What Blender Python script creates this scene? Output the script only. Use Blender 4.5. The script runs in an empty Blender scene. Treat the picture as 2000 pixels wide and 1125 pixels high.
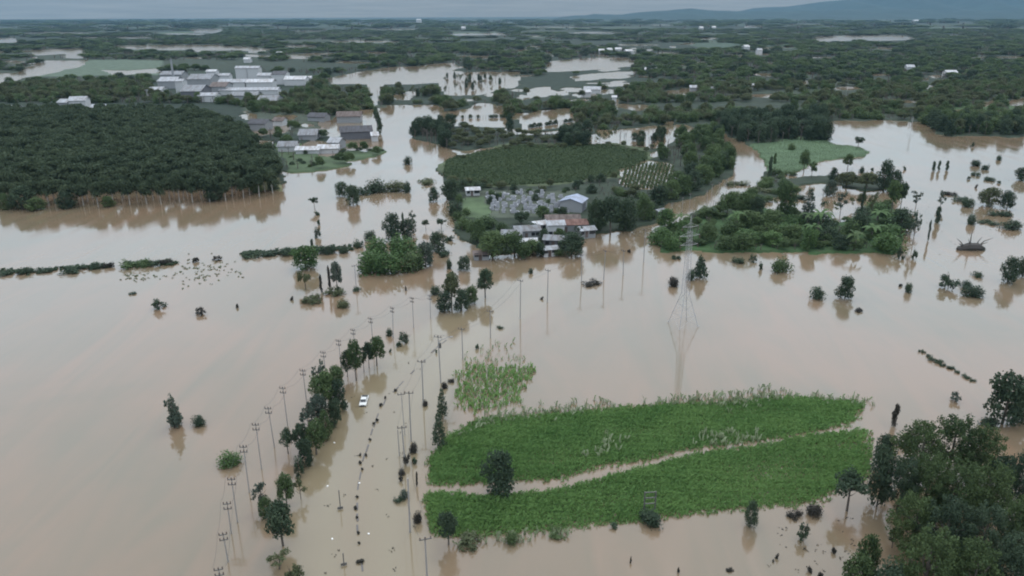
import bpy, math, random
import numpy as np
from mathutils import Matrix, Vector

random.seed(7)
RNG = np.random.default_rng(11)
sc = bpy.context.scene
col = sc.collection

# ------------------------------------------------------------------ camera
F, CX, CY, CAMH = 1500.0, 1000.0, 562.5, 66.0
PITCH = math.atan((CY - 27.0) / F)
ROLL = math.radians(-0.2)
ROT = Matrix.Rotation(math.pi / 2 - PITCH, 3, 'X') @ Matrix.Rotation(ROLL, 3, 'Z')
cam_d = bpy.data.cameras.new('camera')
cam_d.sensor_width = 36.0
cam_d.lens = 36.0 * F / 2000.0
cam_d.clip_start = 1.0
cam_d.clip_end = 60000.0
cam = bpy.data.objects.new('camera', cam_d)
cam.matrix_world = Matrix.Translation((0, 0, CAMH)) @ ROT.to_4x4()
col.objects.link(cam)
sc.camera = cam

# ------------------------------------------------------------------ world, sun, exposure
SUN_EL, SUN_AZ = math.radians(52), math.radians(20)
world = bpy.data.worlds.new('World')
sc.world = world
world.use_nodes = True
wn, wl = world.node_tree.nodes, world.node_tree.links
wn.clear()
w_out = wn.new('ShaderNodeOutputWorld')
w_bg = wn.new('ShaderNodeBackground')
w_bg.inputs['Strength'].default_value = 0.1
w_sky = wn.new('ShaderNodeTexSky')
w_sky.sky_type = 'NISHITA'
w_sky.sun_disc = False
w_sky.sun_elevation = SUN_EL
w_sky.sun_rotation = SUN_AZ
w_tc = wn.new('ShaderNodeTexCoord')
w_sep = wn.new('ShaderNodeSeparateXYZ')
wl.new(w_tc.outputs['Generated'], w_sep.inputs[0])
w_ramp = wn.new('ShaderNodeValToRGB')           # an even cloud deck, thicker and greyer towards the horizon
w_ramp.color_ramp.interpolation = 'LINEAR'
els = w_ramp.color_ramp.elements
els[0].position = 0.0
els[0].color = (0.37, 0.325, 0.265, 1)
els[1].position = 1.0
els[1].color = (1.8, 1.98, 2.2, 1)
for p, c in ((0.03, (0.42, 0.37, 0.315)), (0.17, (1.0, 1.22, 1.4)), (0.37, (1.5, 1.74, 2.0)), (0.62, (1.8, 2.0, 2.25))):
    e = els.new(p)
    e.color = (*c, 1)
wl.new(w_sep.outputs['Z'], w_ramp.inputs['Fac'])
w_den = wn.new('ShaderNodeMath'); w_den.operation = 'ADD'; w_den.inputs[1].default_value = 0.035
w_abs = wn.new('ShaderNodeMath'); w_abs.operation = 'ABSOLUTE'
wl.new(w_sep.outputs['Z'], w_abs.inputs[0]); wl.new(w_abs.outputs[0], w_den.inputs[0])
w_dx = wn.new('ShaderNodeMath'); w_dx.operation = 'DIVIDE'
w_dy = wn.new('ShaderNodeMath'); w_dy.operation = 'DIVIDE'
wl.new(w_sep.outputs['X'], w_dx.inputs[0]); wl.new(w_den.outputs[0], w_dx.inputs[1])
wl.new(w_sep.outputs['Y'], w_dy.inputs[0]); wl.new(w_den.outputs[0], w_dy.inputs[1])
w_map = wn.new('ShaderNodeCombineXYZ')          # the cloud deck as a flat layer overhead
wl.new(w_dx.outputs[0], w_map.inputs['X']); wl.new(w_dy.outputs[0], w_map.inputs['Y'])
w_noise = wn.new('ShaderNodeTexNoise')
w_noise.inputs['Scale'].default_value = 0.42
w_noise.inputs['Detail'].default_value = 7
w_noise.inputs['Roughness'].default_value = 0.58
wl.new(w_map.outputs[0], w_noise.inputs['Vector'])
w_mr = wn.new('ShaderNodeMapRange')
w_mr.inputs['To Min'].default_value = 5.6
w_mr.inputs['To Max'].default_value = 16.0
wl.new(w_noise.outputs['Fac'], w_mr.inputs['Value'])
w_mul = wn.new('ShaderNodeVectorMath')
w_mul.operation = 'SCALE'
wl.new(w_ramp.outputs['Color'], w_mul.inputs[0])
wl.new(w_mr.outputs['Result'], w_mul.inputs['Scale'])
w_mix = wn.new('ShaderNodeMix')
w_mix.data_type = 'RGBA'
w_mix.inputs['Factor'].default_value = 0.93     # how much of the blue sky the cloud covers
wl.new(w_sky.outputs['Color'], w_mix.inputs['A'])
wl.new(w_mul.outputs[0], w_mix.inputs['B'])
wl.new(w_mix.outputs['Result'], w_bg.inputs['Color'])
wl.new(w_bg.outputs[0], w_out.inputs['Surface'])

sun_d = bpy.data.lights.new('sun', 'SUN')
sun_d.energy = 0.9
sun_d.angle = math.radians(20)
sun_d.color = (1.0, 0.96, 0.9)
sun = bpy.data.objects.new('sun', sun_d)
d = Vector((math.sin(SUN_AZ) * math.cos(SUN_EL), math.cos(SUN_AZ) * math.cos(SUN_EL), math.sin(SUN_EL)))
sun.rotation_euler = d.to_track_quat('Z', 'Y').to_euler()
sun.location = d * 300
col.objects.link(sun)

sc.view_settings.view_transform = 'Standard'
sc.view_settings.look = 'None'
sc.view_settings.exposure = -0.12
sc.view_settings.gamma = 1.0
sc.view_settings.use_curve_mapping = False
sc.render.engine = 'CYCLES'
sc.cycles.use_denoising = True
sc.cycles.max_bounces = 6
sc.cycles.diffuse_bounces = 3
sc.cycles.glossy_bounces = 3
sc.cycles.volume_bounces = 1
sc.cycles.caustics_reflective = False
sc.cycles.caustics_refractive = False
sc.cycles.filter_width = 2.0

# ------------------------------------------------------------------ plan of the place: picture points to ground points
RN = np.array(ROT)

def ray(u, v):
    return ROT @ Vector(((u - CX) / F, -(v - CY) / F, -1.0))

def px(u, v, z=0.0):
    r = ray(u, v)
    t = (z - CAMH) / r.z
    return Vector((r.x * t, r.y * t, z))

def proj(x, y, z=0.0):
    """ground points (arrays) -> picture coordinates"""
    P = np.stack([x, y, np.broadcast_to(np.asarray(z, float) - CAMH, np.shape(x))], -1) @ RN
    dz = np.maximum(-P[..., 2], 1e-3)
    return CX + F * P[..., 0] / dz, CY - F * P[..., 1] / dz

def depth_of(p):
    return -(ROT.transposed() @ (Vector(p) - Vector((0, 0, CAMH)))).z

def size_at(u, v, vtop, w):
    """base point, height and width in metres of a thing seen between v and vtop and w wide"""
    p = px(u, v)
    r = ray(u, vtop)
    h = CAMH + r.z * (math.hypot(p.x, p.y) / math.hypot(r.x, r.y))
    return p, max(h, 0.05), w * depth_of(p) / F

def inpoly(u, v, poly):
    P = np.asarray(poly, float)
    res = np.zeros(u.shape, bool)
    x0, y0 = P.min(0)
    x1, y1 = P.max(0)
    idx = np.where((u >= x0) & (u <= x1) & (v >= y0) & (v <= y1))
    if len(idx[0]) == 0:
        return res
    uu, vv = u[idx], v[idx]
    ins = np.zeros(uu.shape, bool)
    n = len(P)
    j = n - 1
    for i in range(n):
        xi, yi = P[i]
        xj, yj = P[j]
        if yi != yj:
            c = ((yi > vv) != (yj > vv)) & (uu < (xj - xi) * (vv - yi) / (yj - yi) + xi)
            ins ^= c
        j = i
    res[idx] = ins
    return res

class Wave:
    def __init__(self, seed, n=10, lo=0.5, hi=4.0):
        r = np.random.default_rng(seed)
        a = r.uniform(0, 2 * np.pi, n)
        f = np.exp(r.uniform(np.log(lo), np.log(hi), n))
        self.k = np.stack([np.cos(a) * f, np.sin(a) * f], -1)
        self.ph = r.uniform(0, 2 * np.pi, n)
        self.am = 1 / np.sqrt(f)
        self.am /= np.sqrt((self.am ** 2).sum() / 2)
    def __call__(self, x, y):
        s = 0
        for k, p, a in zip(self.k, self.ph, self.am):
            s = s + a * np.sin(k[0] * x + k[1] * y + p)
        return s

# ------------------------------------------------------------------ helpers for objects
def tag(o, label=None, cat=None, group=None, kind=None):
    if label: o['label'] = label
    if cat: o['category'] = cat
    if group: o['group'] = group
    if kind: o['kind'] = kind
    return o

def empty(name, loc, rz=0.0, scale=(1, 1, 1)):
    o = bpy.data.objects.new(name, None)
    o.empty_display_size = 0.5
    o.location = loc
    o.rotation_euler = (0, 0, rz)
    o.scale = scale
    col.objects.link(o)
    return o

def link(name, mesh, parent=None, loc=(0, 0, 0), rot=(0, 0, 0), scale=(1, 1, 1)):
    o = bpy.data.objects.new(name, mesh)
    o.location = loc
    o.rotation_euler = rot
    o.scale = scale
    o.parent = parent
    col.objects.link(o)
    return o

def mesh_np(name, verts, faces, mat=None, tint=None, smooth=False):
    """verts (n,3), faces (m,k) arrays of one size, or list of faces"""
    me = bpy.data.meshes.new(name)
    if isinstance(faces, np.ndarray):
        m, k = faces.shape
        me.vertices.add(len(verts))
        me.vertices.foreach_set('co', np.asarray(verts, np.float32).ravel())
        me.loops.add(m * k)
        me.loops.foreach_set('vertex_index', faces.astype(np.int32).ravel())
        me.polygons.add(m)
        me.polygons.foreach_set('loop_start', np.arange(0, m * k, k, dtype=np.int32))
        me.update(calc_edges=True)
        me.validate()
    else:
        me.from_pydata([tuple(map(float, v)) for v in verts], [], [tuple(map(int, f)) for f in faces])
        me.update()
    if tint is not None:
        at = me.attributes.new('tint', 'FLOAT', 'FACE')
        at.data.foreach_set('value', np.asarray(tint, np.float32))
    if mat: me.materials.append(mat)
    if smooth: me.shade_smooth()
    return me

class MB:
    """collects solid pieces of ONE mesh"""
    def __init__(s):
        s.v, s.f = [], []
    def box(s, c, d, rz=0.0, top=(1, 1)):
        b = len(s.v)
        cr, sr = math.cos(rz), math.sin(rz)
        for z in (-.5, .5):
            tx, ty = top if z > 0 else (1, 1)
            for x, y in ((-.5, -.5), (.5, -.5), (.5, .5), (-.5, .5)):
                X, Y = x * d[0] * tx, y * d[1] * ty
                s.v.append((c[0] + X * cr - Y * sr, c[1] + X * sr + Y * cr, c[2] + z * d[2]))
        s.f += [tuple(b + i for i in q) for q in ((3, 2, 1, 0), (4, 5, 6, 7), (0, 1, 5, 4), (1, 2, 6, 5), (2, 3, 7, 6), (3, 0, 4, 7))]
        return s
    def tube(s, pts, rad, n=6, cap=True):
        b = len(s.v)
        pts = [Vector(p) for p in pts]
        for i, p in enumerate(pts):
            t = (pts[min(i + 1, len(pts) - 1)] - pts[max(i - 1, 0)]).normalized()
            a = t.orthogonal().normalized() if abs(t.z) < 0.99 else Vector((1, 0, 0))
            c = t.cross(a).normalized()
            a = c.cross(t).normalized()
            r = rad[i] if isinstance(rad, (list, tuple)) else rad
            for k in range(n):
                an = 2 * math.pi * k / n
                q = p + a * (r * math.cos(an)) + c * (r * math.sin(an))
                s.v.append((q.x, q.y, q.z))
        for i in range(len(pts) - 1):
            for k in range(n):
                k2 = (k + 1) % n
                s.f.append((b + i * n + k, b + i * n + k2, b + (i + 1) * n + k2, b + (i + 1) * n + k))
        if cap:
            s.f.append(tuple(b + k for k in reversed(range(n))))
            s.f.append(tuple(b + (len(pts) - 1) * n + k for k in range(n)))
        return s
    def prism(s, poly, y0, y1):
        """outline in x,z swept along y"""
        b, n = len(s.v), len(poly)
        for y in (y0, y1):
            s.v += [(x, y, z) for x, z in poly]
        s.f.append(tuple(b + i for i in range(n)))
        s.f.append(tuple(b + n + i for i in reversed(range(n))))
        for i in range(n):
            j = (i + 1) % n
            s.f.append((b + j, b + i, b + n + i, b + n + j))
        return s
    def mesh(s, name, mat, smooth=False):
        return mesh_np(name, s.v, s.f, mat, smooth=smooth)

# ------------------------------------------------------------------ materials
def new_mat(name):
    m = bpy.data.materials.new(name)
    m.use_nodes = True
    return m, m.node_tree.nodes, m.node_tree.links, m.node_tree.nodes['Principled BSDF']

def plain(name, c, rough=0.7, var=0.15, scale=3.0, metal=0.0, spec=0.4):
    m, n, l, b = new_mat(name)
    b.inputs['Roughness'].default_value = rough
    b.inputs['Metallic'].default_value = metal
    b.inputs['Specular IOR Level'].default_value = spec
    no = n.new('ShaderNodeTexNoise')
    no.inputs['Scale'].default_value = scale
    no.inputs['Detail'].default_value = 6
    tc = n.new('ShaderNodeTexCoord')
    l.new(tc.outputs['Object'], no.inputs['Vector'])
    mx = n.new('ShaderNodeMix')
    mx.data_type = 'RGBA'
    mx.inputs['A'].default_value = (*[x * (1 - var) for x in c], 1)
    mx.inputs['B'].default_value = (*[min(1, x * (1 + var)) for x in c], 1)
    l.new(no.outputs['Fac'], mx.inputs['Factor'])
    l.new(mx.outputs['Result'], b.inputs['Base Color'])
    return m

def leafy(name, dark, light, rough=0.75, thin=0.3, drift=0.035, dk=0.5):
    """leaf colour: every leaf and every plant has its own tint, whole stands drift"""
    m, n, l, b = new_mat(name)
    b.inputs['Roughness'].default_value = rough
    b.inputs['Specular IOR Level'].default_value = 0.2
    at = n.new('ShaderNodeAttribute')
    at.attribute_name = 'tint'
    oi = n.new('ShaderNodeObjectInfo')
    ge = n.new('ShaderNodeNewGeometry')
    no = n.new('ShaderNodeTexNoise')
    no.inputs['Scale'].default_value = drift
    no.inputs['Detail'].default_value = 4
    l.new(ge.outputs['Position'], no.inputs['Vector'])
    m1 = n.new('ShaderNodeMath'); m1.operation = 'MULTIPLY_ADD'
    l.new(at.outputs['Fac'], m1.inputs[0]); m1.inputs[1].default_value = 0.5
    m2 = n.new('ShaderNodeMath'); m2.operation = 'MULTIPLY_ADD'
    l.new(oi.outputs['Random'], m2.inputs[0]); m2.inputs[1].default_value = 0.32; m2.inputs[2].default_value = -0.1
    l.new(m2.outputs[0], m1.inputs[2])
    m3 = n.new('ShaderNodeMath'); m3.operation = 'MULTIPLY_ADD'
    l.new(no.outputs['Fac'], m3.inputs[0]); m3.inputs[1].default_value = dk
    l.new(m1.outputs[0], m3.inputs[2])
    cr = n.new('ShaderNodeValToRGB')
    cr.color_ramp.elements[0].position = 0.12
    cr.color_ramp.elements[0].color = (*dark, 1)
    cr.color_ramp.elements[1].position = 0.95
    cr.color_ramp.elements[1].color = (*light, 1)
    l.new(m3.outputs[0], cr.inputs['Fac'])
    l.new(cr.outputs['Color'], b.inputs['Base Color'])
    tl = n.new('ShaderNodeBsdfTranslucent')
    l.new(cr.outputs['Color'], tl.inputs['Color'])
    ms = n.new('ShaderNodeMixShader')
    ms.inputs['Fac'].default_value = thin
    l.new(b.outputs[0], ms.inputs[1]); l.new(tl.outputs[0], ms.inputs[2])
    l.new(ms.outputs[0], n['Material Output'].inputs['Surface'])
    return m

M = {}
M['leaf'] = leafy('leaf_green', (0.034, 0.060, 0.027), (0.110, 0.152, 0.060))
M['leaf_dark'] = leafy('leaf_dark', (0.024, 0.042, 0.026), (0.070, 0.098, 0.056))
M['leaf_bright'] = leafy('leaf_bright', (0.042, 0.082, 0.030), (0.105, 0.165, 0.058))
M['leaf_olive'] = leafy('leaf_olive', (0.052, 0.064, 0.032), (0.120, 0.134, 0.066))
M['leaf_grey'] = leafy('leaf_grey', (0.045, 0.062, 0.048), (0.095, 0.120, 0.088))
M['leaf_brown'] = leafy('leaf_brown', (0.022, 0.022, 0.018), (0.055, 0.05, 0.04))
M['cane'] = leafy('cane_leaf', (0.044, 0.120, 0.030), (0.168, 0.275, 0.088), 0.7, 0.4, 0.11, 0.9)
M['leaf_plantation'] = leafy('leaf_plantation', (0.034, 0.052, 0.030), (0.078, 0.100, 0.054))
M['leaf_wood'] = leafy('leaf_wood', (0.022, 0.042, 0.020), (0.095, 0.132, 0.050), drift=0.06, dk=0.6)
M['meadow'] = leafy('meadow_grass', (0.065, 0.100, 0.050), (0.120, 0.165, 0.085), 0.8)
M['reed'] = leafy('reed_leaf', (0.14, 0.17, 0.09), (0.32, 0.36, 0.22), 0.6)
M['crop'] = leafy('crop_leaf', (0.040, 0.066, 0.032), (0.105, 0.130, 0.062), 0.7)
M['bark'] = plain('bark', (0.085, 0.072, 0.06), 0.9, 0.4, 8)
M['bark_pale'] = plain('bark_pale', (0.30, 0.29, 0.27), 0.9, 0.35, 8)
M['dead'] = plain('dead_wood', (0.05, 0.045, 0.04), 0.9, 0.3, 6)
M['concrete'] = plain('pole_concrete', (0.24, 0.225, 0.215), 0.85, 0.2, 4)
M['steel'] = plain('galvanised_steel', (0.34, 0.33, 0.33), 0.6, 0.15, 4, 0.2)
M['dark_steel'] = plain('dark_steel', (0.11, 0.105, 0.10), 0.6, 0.2, 4, 0.3)
M['insulator'] = plain('insulator', (0.09, 0.06, 0.05), 0.4)
M['cable'] = plain('cable', (0.05, 0.05, 0.05), 0.7)
M['wall_white'] = plain('render_white', (0.40, 0.40, 0.40), 0.85, 0.12, 0.7)
M['wall_grey'] = plain('wall_grey', (0.22, 0.225, 0.23), 0.85, 0.15, 0.7)
M['wall_dark'] = plain('wall_dark', (0.10, 0.10, 0.11), 0.85, 0.2, 0.7)
M['roof_white'] = plain('roof_white', (0.46, 0.47, 0.49), 0.5, 0.12, 0.6)
M['roof_grey'] = plain('roof_grey', (0.19, 0.20, 0.215), 0.6, 0.16, 0.6)
M['roof_pale'] = plain('roof_pale', (0.33, 0.345, 0.37), 0.55, 0.14, 0.5)
M['roof_blue'] = plain('roof_blue', (0.30, 0.35, 0.46), 0.55, 0.12, 0.5)
M['roof_brown'] = plain('roof_brown', (0.13, 0.10, 0.09), 0.8, 0.25, 0.6)
M['roof_red'] = plain('roof_red', (0.20, 0.11, 0.09), 0.8, 0.2, 0.6)
M['roof_dark'] = plain('roof_dark', (0.065, 0.065, 0.075), 0.75, 0.2, 0.6)
for _k in ('roof_white', 'roof_grey', 'roof_pale', 'roof_blue', 'roof_brown', 'roof_red', 'roof_dark'):
    _m = M[_k]; _n, _l = _m.node_tree.nodes, _m.node_tree.links
    _b = _n['Principled BSDF']
    _src = _b.inputs['Base Color'].links[0].from_socket
    _tc = _n.new('ShaderNodeTexCoord')
    _st = _n.new('ShaderNodeTexNoise'); _st.inputs['Scale'].default_value = .35; _st.inputs['Detail'].default_value = 8; _st.inputs['Roughness'].default_value = .7
    _mp = _n.new('ShaderNodeMapping'); _mp.inputs['Scale'].default_value = (.5, 2.2, 1)
    _l.new(_tc.outputs['Object'], _mp.inputs['Vector']); _l.new(_mp.outputs[0], _st.inputs['Vector'])
    _rp = _n.new('ShaderNodeValToRGB')
    _rp.color_ramp.elements[0].position = .36; _rp.color_ramp.elements[0].color = (.42, .34, .28, 1)
    _rp.color_ramp.elements[1].position = .6; _rp.color_ramp.elements[1].color = (1, 1, 1, 1)
    _l.new(_st.outputs['Fac'], _rp.inputs['Fac'])
    _mx = _n.new('ShaderNodeMix'); _mx.data_type = 'RGBA'; _mx.blend_type = 'MULTIPLY'; _mx.inputs['Factor'].default_value = 1
    _l.new(_src, _mx.inputs['A']); _l.new(_rp.outputs['Color'], _mx.inputs['B'])
    _l.new(_mx.outputs['Result'], _b.inputs['Base Color'])
    _wv = _n.new('ShaderNodeTexWave'); _wv.bands_direction = 'Y'; _wv.inputs['Scale'].default_value = 1.2
    _l.new(_tc.outputs['Object'], _wv.inputs['Vector'])
    _bp = _n.new('ShaderNodeBump'); _bp.inputs['Strength'].default_value = .6; _bp.inputs['Distance'].default_value = .08
    _l.new(_wv.outputs['Fac'], _bp.inputs['Height']); _l.new(_bp.outputs['Normal'], _b.inputs['Normal'])
M['glass'] = plain('dark_glass', (0.02, 0.022, 0.025), 0.12, 0.1, 2, 0, 0.6)
M['car_white'] = plain('car_white', (0.62, 0.61, 0.58), 0.25, 0.03, 2, 0, 0.6)
M['car_dark'] = plain('car_trim', (0.03, 0.03, 0.03), 0.5)
M['lamp_glass'] = plain('lamp_glass', (0.8, 0.78, 0.7), 0.1)
M['foam'] = plain('white_plastic', (0.8, 0.78, 0.74), 0.5)
M['debris'] = plain('wet_debris', (0.035, 0.03, 0.025), 0.8, 0.4, 6)
M['stone'] = plain('grey_stone', (0.27, 0.27, 0.285), 0.85, 0.3, 2)
M['kerb'] = plain('kerb_concrete', (0.11, 0.10, 0.095), 0.85, 0.3, 0.5)

# muddy flood water: silt scatters brown light, the surface mirrors the sky at low angles
m, n, l, b = new_mat('flood_water')
M['water'] = m
b.inputs['Roughness'].default_value = 0.06
b.inputs['IOR'].default_value = 1.54
ge = n.new('ShaderNodeNewGeometry')
n1 = n.new('ShaderNodeTexNoise')
n1.inputs['Scale'].default_value = 0.022
n1.inputs['Detail'].default_value = 5
n1.inputs['Distortion'].default_value = 1.0
l.new(ge.outputs['Position'], n1.inputs['Vector'])
cr = n.new('ShaderNodeValToRGB')
cr.color_ramp.elements[0].position = 0.38
cr.color_ramp.elements[0].color = (0.138, 0.110, 0.070, 1)
cr.color_ramp.elements[1].position = 0.62
cr.color_ramp.elements[1].color = (0.180, 0.120, 0.076, 1)
n3 = n.new('ShaderNodeTexNoise'); n3.inputs['Scale'].default_value = 0.05; n3.inputs['Detail'].default_value = 6; n3.inputs['Distortion'].default_value = 2.5
mp3 = n.new('ShaderNodeMapping'); mp3.inputs['Rotation'].default_value = (0, 0, -0.35); mp3.inputs['Scale'].default_value = (1.6, .28, 1)
l.new(ge.outputs['Position'], mp3.inputs['Vector']); l.new(mp3.outputs[0], n3.inputs['Vector'])
mx3 = n.new('ShaderNodeMix'); mx3.data_type = 'FLOAT'; mx3.inputs['Factor'].default_value = .45
l.new(n1.outputs['Fac'], mx3.inputs['A']); l.new(n3.outputs['Fac'], mx3.inputs['B'])
l.new(mx3.outputs['Result'], cr.inputs['Fac'])
l.new(cr.outputs['Color'], b.inputs['Base Color'])
rg = n.new('ShaderNodeMapRange'); rg.inputs['From Min'].default_value = .35; rg.inputs['From Max'].default_value = .65
rg.inputs['To Min'].default_value = .03; rg.inputs['To Max'].default_value = .14
l.new(n3.outputs['Fac'], rg.inputs['Value']); l.new(rg.outputs['Result'], b.inputs['Roughness'])
mp = n.new('ShaderNodeMapping')
mp.inputs['Scale'].default_value = (0.35, 0.9, 1)
l.new(ge.outputs['Position'], mp.inputs['Vector'])
n2 = n.new('ShaderNodeTexNoise')
n2.inputs['Scale'].default_value = 1.2
n2.inputs['Detail'].default_value = 3
l.new(mp.outputs[0], n2.inputs['Vector'])
bp = n.new('ShaderNodeBump')
bp.inputs['Strength'].default_value = 0.08
bp.inputs['Distance'].default_value = 0.12
l.new(n2.outputs['Fac'], bp.inputs['Height'])
l.new(bp.outputs['Normal'], b.inputs['Normal'])

# land: colour per field stored on the sheet, broken up by noise
m, n, l, b = new_mat('land')
M['land'] = m
b.inputs['Roughness'].default_value = 0.9
b.inputs['Specular IOR Level'].default_value = 0.15
at = n.new('ShaderNodeAttribute'); at.attribute_name = 'field'
ge = n.new('ShaderNodeNewGeometry')
n1 = n.new('ShaderNodeTexNoise'); n1.inputs['Scale'].default_value = 0.12; n1.inputs['Detail'].default_value = 8
l.new(ge.outputs['Position'], n1.inputs['Vector'])
mr = n.new('ShaderNodeMapRange'); mr.inputs['From Min'].default_value = 0.3; mr.inputs['From Max'].default_value = 0.7
mr.inputs['To Min'].default_value = 0.7; mr.inputs['To Max'].default_value = 1.3
l.new(n1.outputs['Fac'], mr.inputs['Value'])
vm = n.new('ShaderNodeVectorMath'); vm.operation = 'SCALE'
l.new(at.outputs['Color'], vm.inputs[0]); l.new(mr.outputs['Result'], vm.inputs['Scale'])
l.new(vm.outputs[0], b.inputs['Base Color'])
M['hill'] = plain('hill_forest', (0.028, 0.042, 0.034), 0.95, 0.4, 0.003, 0, 0.1)

# ------------------------------------------------------------------ land and water outlines (picture coordinates)
LAND = [
    [(-900, -90), (2900, -90), (2900, 258), (2000, 264), (1850, 267), (1795, 240), (1700, 235), (1622, 239), (1616, 277),
     (1480, 284), (1400, 262), (1345, 243), (1296, 246), (1165, 256), (1150, 287), (1000, 287), (900, 292), (805, 290), (785, 262),
     (745, 252), (700, 236), (500, 233), (470, 200), (-900, 200)],
    [(-900, 190), (-900, 372), (0, 366), (100, 352), (300, 346), (470, 350), (500, 372), (548, 372), (560, 345), (515, 322), (495, 262), (480, 195)],
    [(495, 225), (620, 232), (650, 262), (690, 275), (752, 290), (748, 304), (690, 316), (640, 330), (570, 340), (520, 335)],
    [(862, 330), (872, 312), (1000, 284), (1200, 281), (1300, 292), (1330, 262), (1395, 262), (1436, 300), (1432, 342), (1366, 384),
     (1296, 402), (1282, 434), (1232, 452), (1135, 462), (1132, 490), (940, 497), (893, 452), (880, 400), (862, 380)],
    [(1282, 474), (1300, 442), (1350, 421), (1480, 408), (1640, 434), (1735, 395), (1768, 424), (1750, 494), (1560, 494), (1400, 490), (1290, 489)],
    [(1465, 282), (1560, 275), (1622, 276), (1702, 298), (1690, 306), (1600, 318), (1540, 339), (1500, 330)],
    [(1400, 262), (1450, 275), (1490, 300), (1502, 330), (1485, 350), (1498, 352), (1512, 325), (1500, 290), (1460, 270)],
    [(1512, 325), (1500, 352), (1468, 372), (1420, 392), (1380, 410), (1345, 424), (1360, 432), (1440, 408), (1500, 390), (1560, 372), (1530, 340)],
    [(1500, 352), (1620, 342), (1740, 350), (1760, 372), (1700, 372), (1600, 360), (1500, 372)],
]
WATER = [
    [(700, 214), (800, 207), (850, 214), (852, 244), (805, 256), (796, 290), (770, 300), (735, 280), (705, 240)],
    [(640, 152), (700, 141), (760, 132), (880, 123), (902, 132), (870, 140), (1000, 141), (1000, 151), (905, 162), (745, 166), (655, 166)],
    [(718, 162), (745, 166), (738, 205), (722, 210)],
    [(852, 219), (985, 214), (984, 247), (856, 246)],
    [(1000, 221), (1110, 212), (1138, 241), (1032, 260)],
    [(1075, 120), (1150, 113), (1230, 112), (1240, 128), (1150, 138), (1062, 142)],
    [(1157, 256), (1295, 246), (1302, 268), (1280, 280), (1160, 282)],
    [(500, 242), (566, 240), (562, 260), (515, 264)],
    [(622, 238), (700, 240), (735, 282), (700, 288), (650, 268)],
    [(1300, 236), (1312, 238), (1306, 292), (1270, 312), (1262, 300), (1298, 288)],
    [(-60, 150), (30, 142), (90, 118), (170, 117), (170, 128), (60, 150), (-20, 164)],
    [(228, 89), (400, 87), (522, 95), (515, 101), (380, 98), (240, 97)],
    [(210, 138), (310, 134), (312, 142), (230, 148)],
    [(60, 98), (170, 94), (175, 104), (70, 108)],
    [(370, 56), (440, 57), (430, 65), (375, 64)],
    [(1582, 71), (1735, 68), (1795, 75), (1760, 79), (1600, 81)],
    [(880, 66), (985, 64), (990, 68), (890, 70)],
    [(1022, 70), (1058, 68), (1060, 72), (1025, 73)],
    [(560, 107), (650, 103), (655, 110), (570, 113)],
    [(-20, 76), (20, 74), (26, 82), (-20, 86)],
    [(1845, 222), (1884, 208), (1880, 226), (1862, 236)],
    [(1912, 200), (1945, 192), (1940, 206), (1918, 210)],
    [(1970, 198), (2010, 190), (2010, 204), (1975, 207)],
    [(1205, 335), (1260, 316), (1315, 325), (1320, 350), (1290, 374), (1215, 370)],
    [(1030, 175), (1075, 168), (1080, 180), (1060, 190), (1030, 188)],
    [(1450, 222), (1545, 216), (1550, 222), (1460, 227)],
    [(1195, 195), (1202, 190), (1206, 215), (1196, 215)],
    [(720, 262), (800, 262), (872, 296), (866, 330), (745, 330), (700, 318), (752, 296)],
    [(1455, 50), (1490, 49), (1492, 53), (1458, 54)],
    [(1360, 74), (1410, 73), (1410, 77), (1362, 78)],
]
_fr = random.Random(17)
for _i in range(150):           # small flooded patches between the trees of the plain
    _a = _fr.choice([(480, 780, 225, 300), (640, 1350, 128, 215), (1300, 1900, 120, 200), (0, 600, 95, 125), (800, 1300, 150, 240), (1000, 1500, 85, 110)])
    _u, _v = _fr.uniform(_a[0], _a[1]), _fr.uniform(_a[2], _a[3])
    _k = (_v - 40) / 160
    _w, _h = _fr.uniform(8, 34) * (.5 + .5 * _k), _fr.uniform(2.0, 6.5) * _k
    WATER.append([(_u - _w, _v), (_u - _w * .5, _v - _h), (_u + _w * .6, _v - _h * .8), (_u + _w, _v + _h * .2), (_u + _w * .3, _v + _h), (_u - _w * .7, _v + _h * .7)])
for _u0, _u1, _v, _h in ((150, 330, 73, 1.6), (560, 660, 60, 1.2), (700, 840, 57, 1.2), (420, 545, 49, .8), (1020, 1180, 53, 1.0), (1240, 1345, 49, .8), (1100, 1250, 64, 1.4), (1400, 1500, 62, 1.2),
                           (-60, 100, 101, 2.2), (300, 425, 67, 1.3), (640, 800, 81, 2.0), (1480, 1570, 93, 1.6), (1690, 1800, 95, 1.8), (1180, 1290, 88, 1.8), (860, 1000, 112, 2.4), (30, 200, 64, 1.2),
                           (520, 640, 90, 2.2), (1880, 2040, 112, 1.8), (1560, 1640, 112, 1.6), (700, 780, 104, 2.4), (640, 720, 122, 2.8), (1260, 1350, 104, 1.6), (250, 380, 52, .8), (860, 960, 47, .7), (1500, 1640, 48, .7)):
    WATER.append([(_u0, _v + _h * .3), (_u0 * .7 + _u1 * .3, _v - _h), (_u0 * .3 + _u1 * .7, _v - _h * .7), (_u1, _v), (_u0 * .4 + _u1 * .6, _v + _h), (_u0 * .8 + _u1 * .2, _v + _h * .8)])
WATER += [[(860, 158), (1010, 150), (1010, 168), (930, 184), (870, 184)], [(985, 250), (1000, 250), (1040, 262), (1150, 250), (1150, 262), (1050, 268), (985, 262)],
          [(760, 205), (850, 205), (860, 218), (985, 208), (985, 216), (760, 222)], [(1110, 150), (1180, 142), (1235, 140), (1235, 146), (1130, 158)]]
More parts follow.
